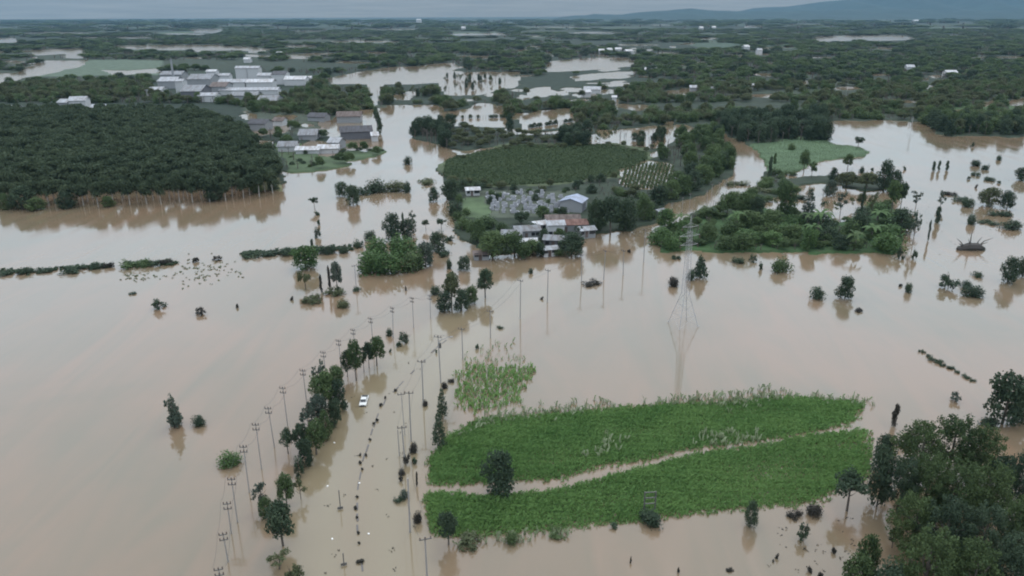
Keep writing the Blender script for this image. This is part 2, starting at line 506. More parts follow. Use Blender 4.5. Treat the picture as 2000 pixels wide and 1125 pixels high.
FIELDS = [   # outline, ground colour
    ([(1465, 282), (1560, 272), (1630, 272), (1712, 298), (1700, 308), (1600, 320), (1540, 342), (1490, 332)], (0.075, 0.115, 0.062)),
    ([(862, 330), (872, 308), (1000, 280), (1260, 280), (1270, 310), (1230, 345), (1100, 362), (900, 368)], (0.062, 0.078, 0.040)),
    ([(900, 375), (1120, 375), (1130, 425), (960, 430)], (0.06, 0.07, 0.05)),
    ([(900, 390), (945, 385), (955, 430), (910, 430)], (0.07, 0.10, 0.05)),
    ([(540, 285), (755, 275), (755, 310), (640, 335), (560, 342)], (0.055, 0.080, 0.040)),
    ([(1270, 122), (1450, 120), (1460, 134), (1300, 132)], (0.065, 0.08, 0.055)),
    ([(1840, 205), (2100, 195), (2100, 245), (1850, 245)], (0.045, 0.075, 0.03)),
    ([(90, 118), (310, 118), (310, 146), (60, 150)], (0.075, 0.10, 0.07)),
    ([(420, 352), (550, 350), (560, 400), (470, 395)], (0.12, 0.115, 0.06)),
    ([(1282, 474), (1300, 442), (1480, 405), (1770, 400), (1750, 500), (1290, 492)], (0.035, 0.065, 0.025)),
    ([(480, 205), (760, 205), (750, 260), (490, 262)], (0.045, 0.055, 0.038)),
]
WU, WV = Wave(1, 14, 0.03, 0.35), Wave(2, 14, 0.03, 0.35)
WL = Wave(3, 16, 0.004, 0.05)

def warp(u, v):
    k = np.clip((v - 30) / 300, 0.03, 1.0)
    return u + 4.5 * WU(u, v * 2.5), v + 2.2 * k * WV(u * 0.6, v * 2.5)

def land_mask(x, y):
    u, v = proj(x, y)
    u, v = warp(u, v)
    m = np.zeros(u.shape, bool)
    for p in LAND: m |= inpoly(u, v, p)
    for p in WATER: m &= ~inpoly(u, v, p)
    return m

# terrain sheet: a fan grid, fine where the land shows, out to the horizon
ang = np.concatenate([np.radians(np.linspace(-75, -40, 30, endpoint=False)), np.radians(np.linspace(-40, 40, 440, endpoint=False)), np.radians(np.linspace(40, 75, 31))])
rad = np.concatenate([np.geomspace(60, 190, 24, endpoint=False), np.geomspace(190, 2600, 520, endpoint=False), np.geomspace(2600, 17500, 130)])
A, Rr = np.meshgrid(ang, rad)
TX, TY = Rr * np.sin(A), Rr * np.cos(A)
lm = land_mask(TX, TY)
bumps = 0.12 * WL(TX, TY)
TZ = np.where(lm, 0.42 + bumps, -1.0 + 0.15 * bumps)
idx = np.arange(TX.size).reshape(TX.shape)
faces = np.stack([idx[:-1, :-1].ravel(), idx[:-1, 1:].ravel(), idx[1:, 1:].ravel(), idx[1:, :-1].ravel()], -1)
me = mesh_np('terrain', np.stack([TX.ravel(), TY.ravel(), TZ.ravel()], -1), faces, M['land'], smooth=True)
fc = np.zeros((TX.size, 4), np.float32)
big = 0.5 + 0.5 * np.tanh(1.2 * Wave(5, 14, 0.002, 0.02)(TX, TY)).ravel()
fc[:, :3] = np.array((0.018, 0.028, 0.019)) * (1 - big[:, None]) + np.array((0.030, 0.040, 0.026)) * big[:, None]
fc[:, 3] = 1
U, V = proj(TX, TY)
U2, V2 = warp(U, V)
for poly, c in FIELDS:
    fc[inpoly(U2, V2, poly).ravel(), :3] = c
# distant fields: rectangular plots of differing crops
gx, gy = np.floor(TX / 170 + 0.3 * np.sin(TY / 400)).ravel(), np.floor(TY / 260).ravel()
hsh = np.modf(np.abs(np.sin(gx * 12.9898 + gy * 78.233) * 43758.5453))[0]
far = (TY.ravel() > 1500) & (hsh > 0.62)
fc[far, :3] = fc[far, :3] * (0.8 + 1.6 * (hsh[far, None] - 0.62) / 0.38)
ca = me.attributes.new('field', 'FLOAT_COLOR', 'POINT')
ca.data.foreach_set('color', fc.ravel())
terrain = tag(link('terrain', me), 'flat wooded farmland running to the horizon around the floods', 'land', kind='structure')

# flood water: one sheet over the low ground
n = 96
wv = [(0, 0, 0)]
rings = (40, 120, 300, 900, 3000, 17300)
for r in rings:
    wv += [(r * math.cos(2 * math.pi * k / n), r * math.sin(2 * math.pi * k / n), 0) for k in range(n)]
wf = [(0, 1 + k, 1 + (k + 1) % n) for k in range(n)]
for i in range(len(rings) - 1):
    a0, b0 = 1 + i * n, 1 + (i + 1) * n
    wf += [(a0 + k, b0 + k, b0 + (k + 1) % n, a0 + (k + 1) % n) for k in range(n)]
# shallow silt-laden water over the road: the same water, warmer where the tarmac lies close beneath
_w, _n, _l = M['water'], M['water'].node_tree.nodes, M['water'].node_tree.links
M['road_water'] = _w.copy(); M['road_water'].name = 'road_water'
_n, _l = M['road_water'].node_tree.nodes, M['road_water'].node_tree.links
_b = _n['Principled BSDF']
_s = _b.inputs['Base Color'].links[0].from_socket
_a = _n.new('ShaderNodeAttribute'); _a.attribute_name = 'shallow'
_x = _n.new('ShaderNodeMix'); _x.data_type = 'RGBA'
_x.inputs['B'].default_value = (0.178, 0.142, 0.088, 1)
_l.new(_a.outputs['Fac'], _x.inputs['Factor']); _l.new(_s, _x.inputs['A']); _l.new(_x.outputs['Result'], _b.inputs['Base Color'])
ROAD = [(702, 1240), (697, 1120), (697, 1010), (706, 925), (735, 835), (785, 755), (850, 686), (940, 620), (1040, 562), (1140, 510), (1230, 464), (1300, 422), (1370, 383), (1430, 350), (1468, 325), (1476, 304), (1450, 284), (1402, 269)]
_pts = [px(*q) for q in ROAD]
_v, _f, _sh = [], [], []
for _i, _p in enumerate(_pts):
    _t = (_pts[min(_i + 1, len(_pts) - 1)] - _pts[max(_i - 1, 0)]).normalized()
    _nn = Vector((-_t.y, _t.x, 0))
    for _j, (_o, _q) in enumerate(((-10.5, 0), (-8, .75), (-4, 1), (-.8, .7), (.8, .7), (4, 1), (8, .75), (10.5, 0))):
        _c = _p + _nn * _o
        _v.append((_c.x, _c.y, .004)); _sh.append(_q * max(0.0, min(1.0, (ROAD[_i][1] - 470) / 200)))
    if _i:
        for _j in range(7):
            _k = _i * 8 + _j
            _f.append((_k - 8, _k - 7, _k + 1, _k))
_me = mesh_np('flooded_road', _v, _f, M['road_water'])
_at = _me.attributes.new('shallow', 'FLOAT', 'POINT'); _at.data.foreach_set('value', np.array(_sh, np.float32))
tag(link('flooded_road', _me), 'shallow tan flood water running along the submerged road', 'road', kind='structure')
tag(link('floodwater', mesh_np('floodwater', wv, wf, M['water'])), 'brown flood water covering fields and road', 'water', kind='structure')

# hills on the right of the horizon
def hill_range(name, dist, prof, label, seed):
    us = np.arange(prof[0][0], prof[-1][0] + 1, 8.0)
    vs = np.interp(us, [p[0] for p in prof], [p[1] for p in prof])
    vs = vs + 0.9 * Wave(seed, 12, 0.01, 0.2)(us, us * 0)
    rows = []
    for t in np.linspace(-1, 1, 15):
        dd = dist * (1 + 0.16 * t)
        for u, v in zip(us, vs):
            r = ray(u, v)
            k = dist / math.hypot(r.x, r.y)
            top = max(CAMH + r.z * k, 2)
            q = Vector((r.x, r.y, 0)).normalized() * dd
            f = max(0.0, 1 - abs(t) ** 1.4)
            wob = 0.75 + 0.25 * math.cos(u * 0.05 + t * 7) if abs(t) > 0.05 else 1
            rows.append((q.x, q.y, top * f * wob - 1.5 * (1 - f)))
    W = len(us)
    ix = np.arange(len(rows)).reshape(15, W)
    fa = np.stack([ix[:-1, :-1].ravel(), ix[:-1, 1:].ravel(), ix[1:, 1:].ravel(), ix[1:, :-1].ravel()], -1)
    tag(link(name, mesh_np(name, np.array(rows), fa, M['hill'], smooth=True)), label, 'hills', kind='structure')

hill_range('hills', 13500, [(1400, 31), (1440, 22), (1470, 15), (1540, 12), (1580, 6), (1650, 0), (1760, -8), (1900, -12), (2000, -10), (2150, -4), (2400, 6), (2700, 28)],
           'long blue ridge rising at the right end of the horizon', 8)
hill_range('hills', 11000, [(1080, 34), (1130, 30), (1160, 27), (1200, 29), (1260, 22), (1300, 20), (1345, 16), (1385, 21), (1440, 23), (1560, 22), (1700, 18), (1850, 20), (2050, 17), (2300, 30)],
           'lower dark foothills in front of the blue ridge', 9)

# ------------------------------------------------------------------ plant shapes (all one unit wide and one unit tall)
def leaf_cloud(lobes, n, size, seed, shell=0.55, flat=0.0, droop=0.0):
    r = np.random.default_rng(seed)
    L = np.array(lobes, float)                       # cx cy cz rx ry rz
    wgt = (L[:, 3] * L[:, 4] * L[:, 5]) ** (2 / 3)
    k = r.choice(len(L), n, p=wgt / wgt.sum())
    d = r.normal(size=(n, 3))
    d /= np.linalg.norm(d, axis=1)[:, None]
    rr = shell + (1.06 - shell) * r.random(n) ** 0.7
    rr *= 1 + 0.12 * r.normal(size=n)
    p = L[k, :3] + d * rr[:, None] * L[k, 3:]
    nrm = d + 0.7 * r.normal(size=(n, 3))
    nrm[:, 2] += flat
    nrm /= np.linalg.norm(nrm, axis=1)[:, None]
    t = np.cross(nrm, r.normal(size=(n, 3)))
    t /= np.linalg.norm(t, axis=1)[:, None] + 1e-9
    bt = np.cross(nrm, t)
    s = size * r.uniform(0.55, 1.35, n)[:, None]
    a = 0.75
    v = np.stack([p - t * s, p - bt * s * a, p + t * s, p + bt * s * a], 1)
    v[:, :, 2] = np.maximum(v[:, :, 2], 0.0)
    lobe_t = r.uniform(0, 1, len(L))
    tint = np.clip(0.55 * r.random(n) + 0.45 * lobe_t[k], 0, 1)
    return v.reshape(-1, 3), np.arange(4 * n).reshape(n, 4), tint

def lobes_round(seed, n, z0, z1, spread=0.30, rl=(0.16, 0.26)):
    r = random.Random(seed)
    out = []
    for i in range(n):
        t = (i + 0.5) / n
        z = z0 + (z1 - z0) * t
        R = spread * math.sin(math.pi * (0.22 + 0.70 * t)) ** 0.8
        a = i * 2.399 + r.uniform(-.4, .4)
        rr = r.uniform(*rl)
        k = R * math.sqrt(r.uniform(0.25, 1))
        out.append((k * math.cos(a), k * math.sin(a), z, rr, rr, rr * r.uniform(0.75, 1.0) * (z1 - z0 + 0.35)))
    return out

def trunk_mesh(name, mat, h, r0, limbs=3, seed=0, spread=0.2, lean=0.03, z_split=0.55, sub=-0.05, multi=1):
    q = random.Random(seed)
    mb = MB()
    for m_ in range(multi):
        ox, oy = (0, 0) if multi == 1 else (q.uniform(-.16, .16), q.uniform(-.12, .12))
        lx, ly = q.uniform(-lean, lean), q.uniform(-lean, lean)
        pts = [(ox, oy, sub), (ox + lx * .5, oy + ly * .5, h * .35), (ox + lx, oy + ly, h * .7), (ox * .6 + lx * 1.3, oy * .6 + ly, h)]
        mb.tube(pts, [r0, r0 * .8, r0 * .6, r0 * .25], 6)
        for i in range(limbs):
            a = 6.283 * i / limbs + q.uniform(-.5, .5)
            z = h * (z_split + .3 * q.random())
            e = spread * q.uniform(.7, 1.1)
            mb.tube([(ox + lx, oy + ly, z), (ox + lx + e * .5 * math.cos(a), oy + ly + e * .5 * math.sin(a), z + .1),
                     (ox + e * math.cos(a), oy + e * math.sin(a), min(z + .22, .9))], [r0 * .45, r0 * .3, r0 * .12], 5)
    return mb.mesh(name, mat)

SHAPES = {}
def shape(kind):
    if kind in SHAPES: return SHAPES[kind]
    base, var = kind.rsplit('_', 1) if kind[-1].isdigit() else (kind, '0')
    s = int(var) + 1
    r = random.Random(s * 31 + len(base))
    tr = None
    if base == 'broad':
        lb = lobes_round(s * 7, 20, 0.36, 0.88, 0.36, (0.08, 0.21))
        lc = leaf_cloud(lb, 2200, 0.031, s, 0.5)
        tr = dict(h=0.75, r0=0.035, limbs=4, spread=0.28, z_split=.45)
    elif base == 'dense':                 # leaves down to the water
        lb = lobes_round(s * 5 + 1, 24, 0.12, 0.88, 0.35, (0.08, 0.21))
        lc = leaf_cloud(lb, 2600, 0.030, s + 20, 0.5)
        tr = dict(h=0.7, r0=0.03, limbs=3, spread=0.2)
    elif base == 'canopy':                # big old crown, many clumps
        lb = lobes_round(s * 3 + 2, 26, 0.20, 0.86, 0.36, (0.07, 0.16)) + lobes_round(s * 11 + 5, 46, 0.22, 0.95, 0.47, (0.035, 0.085))
        lc = leaf_cloud(lb, 8000, 0.0150, s + 40, 0.4)
        tr = dict(h=0.75, r0=0.03, limbs=5, spread=0.3, z_split=.4)
    elif base == 'bush':
        lb = [(r.uniform(-.26, .26), r.uniform(-.26, .26), r.uniform(.1, .42), r.uniform(.17, .28), r.uniform(.17, .28), r.uniform(.25, .5)) for i in range(10)]
        lb.append((0, 0, .3, .34, .34, .55))
        lc = leaf_cloud(lb, 1500, 0.038, s + 60, 0.5)
        tr = dict(h=0.5, r0=0.02, limbs=2, spread=0.15, multi=2)
    elif base == 'umbrella':
        lb = [(r.uniform(-.3, .3), r.uniform(-.3, .3), .68 + r.uniform(-.16, .18), r.uniform(.1, .22), r.uniform(.1, .22), r.uniform(.07, .15)) for i in range(13)]
        lc = leaf_cloud(lb, 1300, 0.034, s + 80, 0.4)
        tr = dict(h=0.78, r0=0.030, limbs=4, spread=0.3, z_split=.5)
    elif base == 'conifer':               # feathery tiers
        lb = []
        for i in range(9):
            z = .16 + i * .095
            R = .40 * (1 - (i / 9.5)) ** .7 + .03
            for k in range(5):
                a = k * 1.2566 + i * .7 + r.uniform(-.3, .3)
                lb.append((R * .6 * math.cos(a), R * .6 * math.sin(a), z + r.uniform(-.02, .02), R * .5, R * .5, .045))
        lc = leaf_cloud(lb, 1500, 0.030, s + 100, 0.2)
        tr = dict(h=0.95, r0=0.022, limbs=0)
    elif base == 'column':                # slender plantation tree, crown on a long bare trunk
        lb = [(r.uniform(-.16, .16), r.uniform(-.16, .16), z, r.uniform(.24, .36), r.uniform(.24, .36), r.uniform(.08, .13)) for z in (.52, .58, .66, .74, .82, .9, .62, .7, .8, .88)]
        lc = leaf_cloud(lb, 1100, 0.055, s + 120, 0.45)
        tr = dict(h=0.9, r0=0.035, limbs=3, spread=0.25, z_split=.45)
    elif base == 'spire':                 # narrow upright leafy column
        lb = [(r.uniform(-.1, .1), r.uniform(-.1, .1), z, .3, .3, .14) for z in (.15, .28, .42, .55, .68, .8)] + [(0, 0, .9, .2, .2, .1)]
        lc = leaf_cloud(lb, 900, 0.05, s + 140, 0.5)
        tr = dict(h=0.9, r0=0.03, limbs=0)
    elif base == 'upright':               # three upright lobes on a broad base
        lb = [(0, .0, .6, .13, .15, .38), (-.26, .02, .45, .14, .16, .27), (.25, -.05, .5, .12, .14, .28), (-.05, 0, .22, .36, .3, .2), (.1, -.1, .2, .3, .3, .18), (.34, .1, .66, .08, .08, .1)]
        lc = leaf_cloud(lb, 1300, 0.042, s + 160, 0.55)
        tr = dict(h=0.8, r0=0.025, limbs=3, spread=0.25, multi=2)
    elif base == 'cone':
        lb = [(0, 0, .15 + .09 * i, .44 * (1 - i / 10) + .03, .44 * (1 - i / 10) + .03, .12) for i in range(9)]
        lc = leaf_cloud(lb, 900, 0.048, s + 180, 0.6)
        tr = dict(h=0.9, r0=0.03, limbs=0)
    elif base == 'sparse':                # thin half-bare tree
        lb = [(r.uniform(-.3, .3), r.uniform(-.3, .3), r.uniform(.35, .9), .13, .13, .08) for i in range(14)]
        lc = leaf_cloud(lb, 330, 0.045, s + 200, 0.2)
        tr = dict(h=0.85, r0=0.025, limbs=6, spread=0.35, z_split=.3)
    elif base == 'mat':                   # low floating or drowned growth, wider than tall
        lb = [(r.uniform(-.4, .4), r.uniform(-.3, .3), r.uniform(.1, .35), r.uniform(.12, .22), r.uniform(.12, .2), r.uniform(.2, .55)) for i in range(14)]
        lc = leaf_cloud(lb, 700, 0.05, s + 220, 0.3)
    elif base == 'tuft':
        lb = [(r.uniform(-.3, .3), r.uniform(-.3, .3), r.uniform(.1, .5), .22, .22, .35) for i in range(4)]
        lc = leaf_cloud(lb, 150, 0.11, s + 240, 0.2)
    elif base == 'ragged':                # broken shrub with bare sticks
        lb = [(r.uniform(-.36, .36), r.uniform(-.3, .3), r.uniform(.1, .6), r.uniform(.1, .2), r.uniform(.1, .2), r.uniform(.1, .28)) for i in range(9)]
        lc = leaf_cloud(lb, 520, 0.05, s + 260, 0.3)
        tr = dict(h=0.9, r0=0.02, limbs=5, spread=0.5, z_split=.2, multi=2, lean=.2)
    elif base == 'banana':                # few big arched leaves
        lc = frond_cloud(9, s)
        tr = dict(h=0.5, r0=0.05, limbs=0)
    elif base == 'palm':
        lc = frond_cloud(13, s + 9)
        tr = dict(h=0.8, r0=0.03, limbs=0)
    else:
        raise ValueError(kind)
    SHAPES[kind] = (lc, tr, s)
    return SHAPES[kind]

def frond_cloud(n, seed):
    r = np.random.default_rng(seed)
    vs, ts = [], []
    for i in range(n):
        a = 6.283 * i / n + r.uniform(-.3, .3)
        L = r.uniform(.38, .52)
        up = r.uniform(.05, .3)
        pr = None
        for k in range(6):
            t = k / 5
            c = np.array((math.cos(a) * L * t, math.sin(a) * L * t, .74 + up * math.sin(2.2 * t) - .25 * t * t))
            w = .07 * math.sin(math.pi * (0.12 + .86 * t))
            s = np.array((-math.sin(a), math.cos(a), 0)) * w
            if pr is not None:
                vs.append([pr[0], pr[1], c + s, c - s])
                ts.append(r.random())
            pr = (c - s, c + s)
    v = np.array(vs).reshape(-1, 3)
    return v, np.arange(len(v)).reshape(-1, 4), np.array(ts)

MESHES = {}
def plant_meshes(kind, leaf='leaf', bark='bark'):
    key = (kind, leaf, bark)
    if key not in MESHES:
        (v, f, t), tr, s = shape(kind)
        cm = mesh_np('crown_' + kind, v, f, M[leaf], t)
        tm = None if tr is None else trunk_mesh('trunk_' + kind, M[bark], seed=s, **tr)
        MESHES[key] = (cm, tm)
    return MESHES[key]

TREEISH = {'broad', 'dense', 'canopy', 'umbrella', 'conifer', 'column', 'spire', 'upright', 'sparse', 'cone', 'banana', 'palm'}
prng = random.Random(99)

def plant(name, kind, u, v, vtop, w, label, cat='tree', group=None, leaf='leaf', bark='bark', z=-0.05, lean=0.0):
    base = kind.rsplit('_', 1)[0] if kind[-1].isdigit() else kind
    p, h, wid = size_at(u, v, vtop, w)
    if base in ('dense', 'broad', 'canopy', 'bush', 'umbrella', 'mat', 'ragged', 'sparse'):
        kind = '%s_%d' % (base, prng.randrange(6))
    cm, tm = plant_meshes(kind, leaf, bark)
    e = empty(name, (p.x, p.y, z), prng.uniform(0, 6.28), (wid * prng.uniform(.9, 1.12), wid * prng.uniform(.9, 1.12), h))
    if lean: e.rotation_euler = (0, lean, 0)
    tag(e, label, cat, group)
    if base in TREEISH:
        if tm: link('trunk', tm, e)
        link('crown', cm, e)
    else:
        if tm: link('stem', tm, e)
        link('foliage', cm, e)
    return e

# ------------------------------------------------------------------ trees and shrubs standing in the left-hand water
P = plant
P('flooded_tree', 'upright', 343, 833, 766, 46, 'grey-green tree with three upright lobes, alone in the left water', leaf='leaf_grey')
P('flooded_bush', 'bush_0', 390, 830, 807, 34, 'low dark round bush close beside the three-lobed tree', 'bush', leaf='leaf_dark')
P('flooded_bush', 'bush_1', 447, 909, 877, 52, 'green half-drowned bush beside the left row of poles', 'bush', leaf='leaf_bright')
P('flooded_bush', 'ragged_0', 311, 602, 578, 32, 'pointed dark bush, leftmost of those below the left hedge line', 'bush', leaf='leaf_dark')
P('flooded_bush', 'ragged_1', 392, 613, 597, 28, 'ragged flat shrub right of the pointed bush in the left water', 'bush', leaf='leaf_brown')
P('floating_tuft', 'tuft_0', 465, 601, 592, 12, 'small dark tuft, alone right of the ragged shrub in the left water', 'tuft', leaf='leaf_brown')
P('floating_tuft', 'tuft_1', 571, 586, 577, 10, 'small dark tuft just left of the leaning thin trees', 'tuft', leaf='leaf_brown')
P('floating_tuft', 'mat_0', 260, 574, 567, 18, 'flat drift of weed below the gap in the left hedge line', 'tuft', leaf='leaf_grey')

# hedge line across the left water
HEDGE = [('mat_1', 10, 536, 521, 34, 'leaf_dark', 'dark low clump at the very left end of the hedge line'),
         ('bush_2', 45, 534, 517, 28, 'leaf_dark', 'small round bush, second clump of the hedge line from the left edge'),
         ('mat_2', 90, 530, 518, 34, 'leaf_dark', 'thin low strip of the hedge line joining the long dark clump'),
         ('mat_0', 140, 529, 511, 46, 'leaf_dark', 'long dark clump of the hedge line, left of two small bushes'),
         ('bush_0', 187, 524, 507, 28, 'leaf_dark', 'rounded bush, left one of the pair in the hedge line'),
         ('ragged_1', 209, 522, 506, 24, 'leaf_brown', 'ragged bush with a bare stick, right one of the hedge pair'),
         ('mat_1', 266, 521, 502, 50, 'leaf', 'wide dark clump right of the open gap in the hedge line'),
         ('ragged_0', 303, 518, 500, 28, 'leaf_dark', 'ragged hedge clump right next to the wide clump'),
         ('ragged_2', 329, 516, 499, 28, 'leaf_brown', 'greyish ragged clump ending the middle run of the hedge line'),
         ('tuft_0', 382, 511, 497, 14, 'leaf_brown', 'upright small tuft among the scattered weeds of the hedge line'),
         ('ragged_0', 424, 508, 495, 18, 'leaf_brown', 'twiggy tuft at the right end of the scattered weeds'),
         ('mat_2', 492, 501, 484, 36, 'leaf_dark', 'dark low clump starting the right run of the hedge line'),
         ('mat_0', 528, 498, 485, 44, 'leaf_dark', 'long low clump in the right run of the hedge line'),
         ('bush_1', 562, 496, 477, 38, 'leaf_dark', 'raised rounded clump left of the big green hedge bush'),
         ('dense_0', 597, 524, 476, 52, 'leaf_bright', 'big bright green bush standing in front of the hedge line'),
         ('bush_2', 640, 494, 472, 40, 'leaf_dark', 'rounded hedge clump right of the big green bush'),
         ('bush_0', 671, 492, 471, 26, 'leaf_dark', 'small hedge clump left of the green shrub mound')]
for k, u, v, vt, w, lf, lab in HEDGE:
    P('hedge_shrub', k, u, v, vt + (v - vt) * .18 if w < 50 else vt, w * 1.2, lab, 'shrub', 'shrubs of the hedge line across the left water', leaf=lf)
for k, u, v, vt, w, lab in (('umbrella_0', 615, 409, 384, 20, 'grey topmost tree of the small chain left of the mid islet'),
                            ('tuft_1', 619, 420, 410, 14, 'dark tuft just under the topmost tree of the chain'),
                            ('tuft_0', 622, 440, 426, 8, 'thin dark upright tuft in the middle of the chain'),
                            ('ragged_0', 620, 464, 438, 17, 'leafy ragged shrub low in the chain above the hedge'),
                            ('spire', 610, 482, 466, 10, 'slim little tree right above the big green hedge bush')):
    P('chain_plant', k, u, v, vt, w, lab, 'plant', 'chain of small plants above the hedge line', leaf='leaf_dark')

# thin trees on mud mounds
P('thin_tree', 'umbrella_1', 597, 566, 526, 30, 'thin tree with drooping brown-green crown below the green hedge bush', leaf='leaf_olive')
P('thin_tree', 'spire_1', 628, 572, 535, 9, 'bare narrow tree between the two mud mounds', leaf='leaf_brown')
P('thin_tree', 'spire_0', 644, 566, 518, 9, 'slim dark tree touching the grey round-crowned tree', leaf='leaf_brown')
P('thin_tree', 'broad_1', 659, 567, 508, 28, 'tall grey round-crowned tree above the right mud mound', leaf='leaf_grey')
P('mound_shrub', 'mat_1', 611, 588, 567, 44, 'long olive mound of weed under the thin leaning trees', 'shrub', leaf='leaf_olive')
P('mound_shrub', 'mat_2', 658, 574, 556, 46, 'flat olive mound at the foot of the grey round-crowned tree', 'shrub', leaf='leaf_olive')
P('mound_shrub', 'bush_1', 672, 599, 578, 30, 'lone rounded olive bush below the mud mounds', 'shrub', leaf='leaf_olive')
P('mound_shrub', 'mat_0', 697, 568, 555, 18, 'dark weed caught round the foot of the lone pole', 'shrub', leaf='leaf_dark')
P('floating_tuft', 'tuft_0', 792, 567, 556, 7, 'tiny dark stub in the water below the green shrub mound', 'tuft', leaf='leaf_brown')

# green shrub mound and its neighbours
for k, u, v, vt, w, lf, lab in (('bush_0', 724, 530, 478, 62, 'leaf_bright', 'front left shrub of the big green mound'),
                                ('bush_1', 765, 532, 482, 72, 'leaf_bright', 'broad front middle shrub of the big green mound'),
                                ('bush_2', 806, 528, 482, 62, 'leaf', 'front right shrub of the big green mound'),
                                ('dense_1', 832, 520, 468, 44, 'leaf_grey', 'grey-green shrub at the right end of the big green mound'),
                                ('bush_2', 738, 500, 458, 66, 'leaf_bright', 'back left shrub of the big green mound'),
                                ('bush_0', 790, 500, 454, 76, 'leaf_bright', 'back shrub of the big green mound under the tall dark tree')):
    P('mound_shrub', k, u, v, vt, w, lab, 'shrub', 'shrubs of the big green mound', leaf=lf)
for k, u, v, vt, w, lf, lab in (('dense_0', 767, 470, 414, 46, 'leaf_dark', 'tall dark tree behind the big green mound'),
                                ('dense_2', 796, 466, 426, 40, 'leaf_dark', 'dark tree against the right side of the tall dark tree'),
                                ('spire_1', 788, 450, 414, 8, 'leaf_dark', 'narrow spike tree rising between the dark trees'),
                                ('sparse_0', 806, 445, 409, 20, 'leaf_grey', 'light open-crowned tree right of the dark pair'),
                                ('umbrella_1', 832, 449, 427, 17, 'leaf_dark', 'small round tree, left of two in the bright water'),
                                ('umbrella_0', 862, 447, 426, 22, 'leaf_dark', 'small ragged tree, right of two beside the white channel'),
                                ('dense_1', 856, 490, 451, 42, 'leaf_dark', 'dark round tree at the right shoulder of the green mound'),
                                ('mat_1', 868, 499, 486, 34, 'leaf_dark', 'low dark growth under the round tree by the white channel'),
                                ('tuft_1', 880, 470, 458, 22, 'leaf_dark', 'ragged low clump on the edge of the white channel'),
                                ('bush_1', 722, 470, 446, 26, 'leaf_dark', 'dark knob of shrub at the upper left of the green mound'),
                                ('mat_2', 702, 482, 462, 30, 'leaf_dark', 'low dark shrub joining hedge line and green mound'),
                                ('bush_2', 877, 524, 501, 16, 'leaf_dark', 'narrow dark bush left of the white channel mouth'),
                                ('dense_0', 906, 528, 499, 30, 'leaf_dark', 'dark square bush right of the white channel mouth')):
    P('flooded_tree', k, u, v, vt, w, lab, 'tree' if k[:3] not in ('mat', 'tuf', 'bus') else 'shrub', leaf=lf)

# trees at the bend of the flooded road
for k, u, v, vt, w, lf, lab in (('bush_0', 852, 575, 553, 26, 'leaf_dark', 'low dark bush left of the tree group at the bend'),
                                ('broad_0', 882, 596, 529, 48, 'leaf_olive', 'tallest olive tree of the group at the bend'),
                                ('dense_1', 869, 608, 568, 38, 'leaf_dark', 'front left dark tree of the group at the bend'),
                                ('dense_2', 902, 607, 562, 42, 'leaf_dark', 'front right dark tree of the group at the bend'),
                                ('dense_0', 922, 594, 556, 32, 'leaf', 'right hand tree of the group at the bend'),
                                ('broad_2', 948, 582, 524, 40, 'leaf_dark', 'separate dark round tree right of the group at the bend')):
    P('flooded_tree', k, u, v, vt, w, lab, 'bush' if k[:3] == 'bus' else 'tree', 'trees at the bend', leaf=lf)
for k, u, v, vt, w, lf, lab in (('bush_1', 760, 656, 636, 15, 'leaf_dark', 'small round bush above the flooded road, left of two'),
                                ('ragged_0', 790, 669, 641, 28, 'leaf_dark', 'ragged dark bush above the flooded road, right of two'),
                                ('tuft_0', 779, 678, 665, 16, 'leaf_dark', 'low tuft under the ragged bush by the road'),
                                ('tuft_1', 763, 688, 679, 8, 'leaf_dark', 'tiny tuft between road trees and the ragged bush')):
    P('flooded_bush', k, u, v, vt, w, lab, 'bush', leaf=lf)

# row of trees along the left side of the road
for k, u, v, vt, w, lf, lab in (('broad_0', 736, 714, 654, 42, 'leaf', 'flat-topped tree with bare trunk at the far end of the roadside row'),
                                ('broad_1', 721, 719, 664, 28, 'leaf_dark', 'second flat-topped tree from the far end of the roadside row'),
                                ('sparse_2', 711, 727, 674, 26, 'leaf_dark', 'third thin-trunked tree from the far end of the roadside row'),
                                ('broad_0', 696, 744, 660, 36, 'leaf', 'tall thin-trunked tree nearest the dense part of the roadside row'),
                                ('broad_1', 679, 736, 680, 28, 'leaf_dark', 'leaning thin-trunked tree touching the dense roadside trees'),
                                ('broad_1', 657, 772, 712, 42, 'leaf', 'far right tree of the dense roadside clump'),
                                ('sparse_0', 628, 772, 704, 42, 'leaf_grey', 'far left pale tree of the dense roadside clump'),
                                ('dense_0', 662, 804, 738, 44, 'leaf_dark', 'big dark tree bulging over the road from the roadside clump'),
                                ('broad_1', 636, 806, 718, 56, 'leaf', 'biggest tree in the middle of the dense roadside clump'),
                                ('dense_2', 654, 832, 778, 34, 'leaf_dark', 'dark tree overhanging the road just left of the white pickup'),
                                ('broad_2', 622, 838, 768, 46, 'leaf_grey', 'grey-green tree on the pole side of the roadside clump'),
                                ('sparse_1', 604, 856, 788, 40, 'leaf_grey', 'ragged grey-green tree near the lower end of the roadside clump'),
                                ('dense_0', 637, 858, 800, 34, 'leaf', 'green tree low on the road side of the roadside clump'),
                                ('broad_2', 618, 888, 816, 46, 'leaf', 'lowest full tree of the dense roadside clump'),
                                ('broad_1', 593, 884, 822, 38, 'leaf_dark', 'dark tree left at the lower end of the roadside clump'),
                                ('umbrella_2', 563, 886, 835, 40, 'leaf_dark', 'small round tree set apart on the pole side of the row'),
                                ('dense_0', 598, 912, 850, 36, 'leaf_dark', 'narrowing dark tree tailing off the roadside clump'),
                                ('ragged_1', 584, 930, 882, 26, 'leaf_dark', 'thin ragged shrub closing the roadside clump')):
    P('roadside_tree', k, u, v, vt, w, lab, 'tree', 'trees along the left side of the flooded road', leaf=lf)
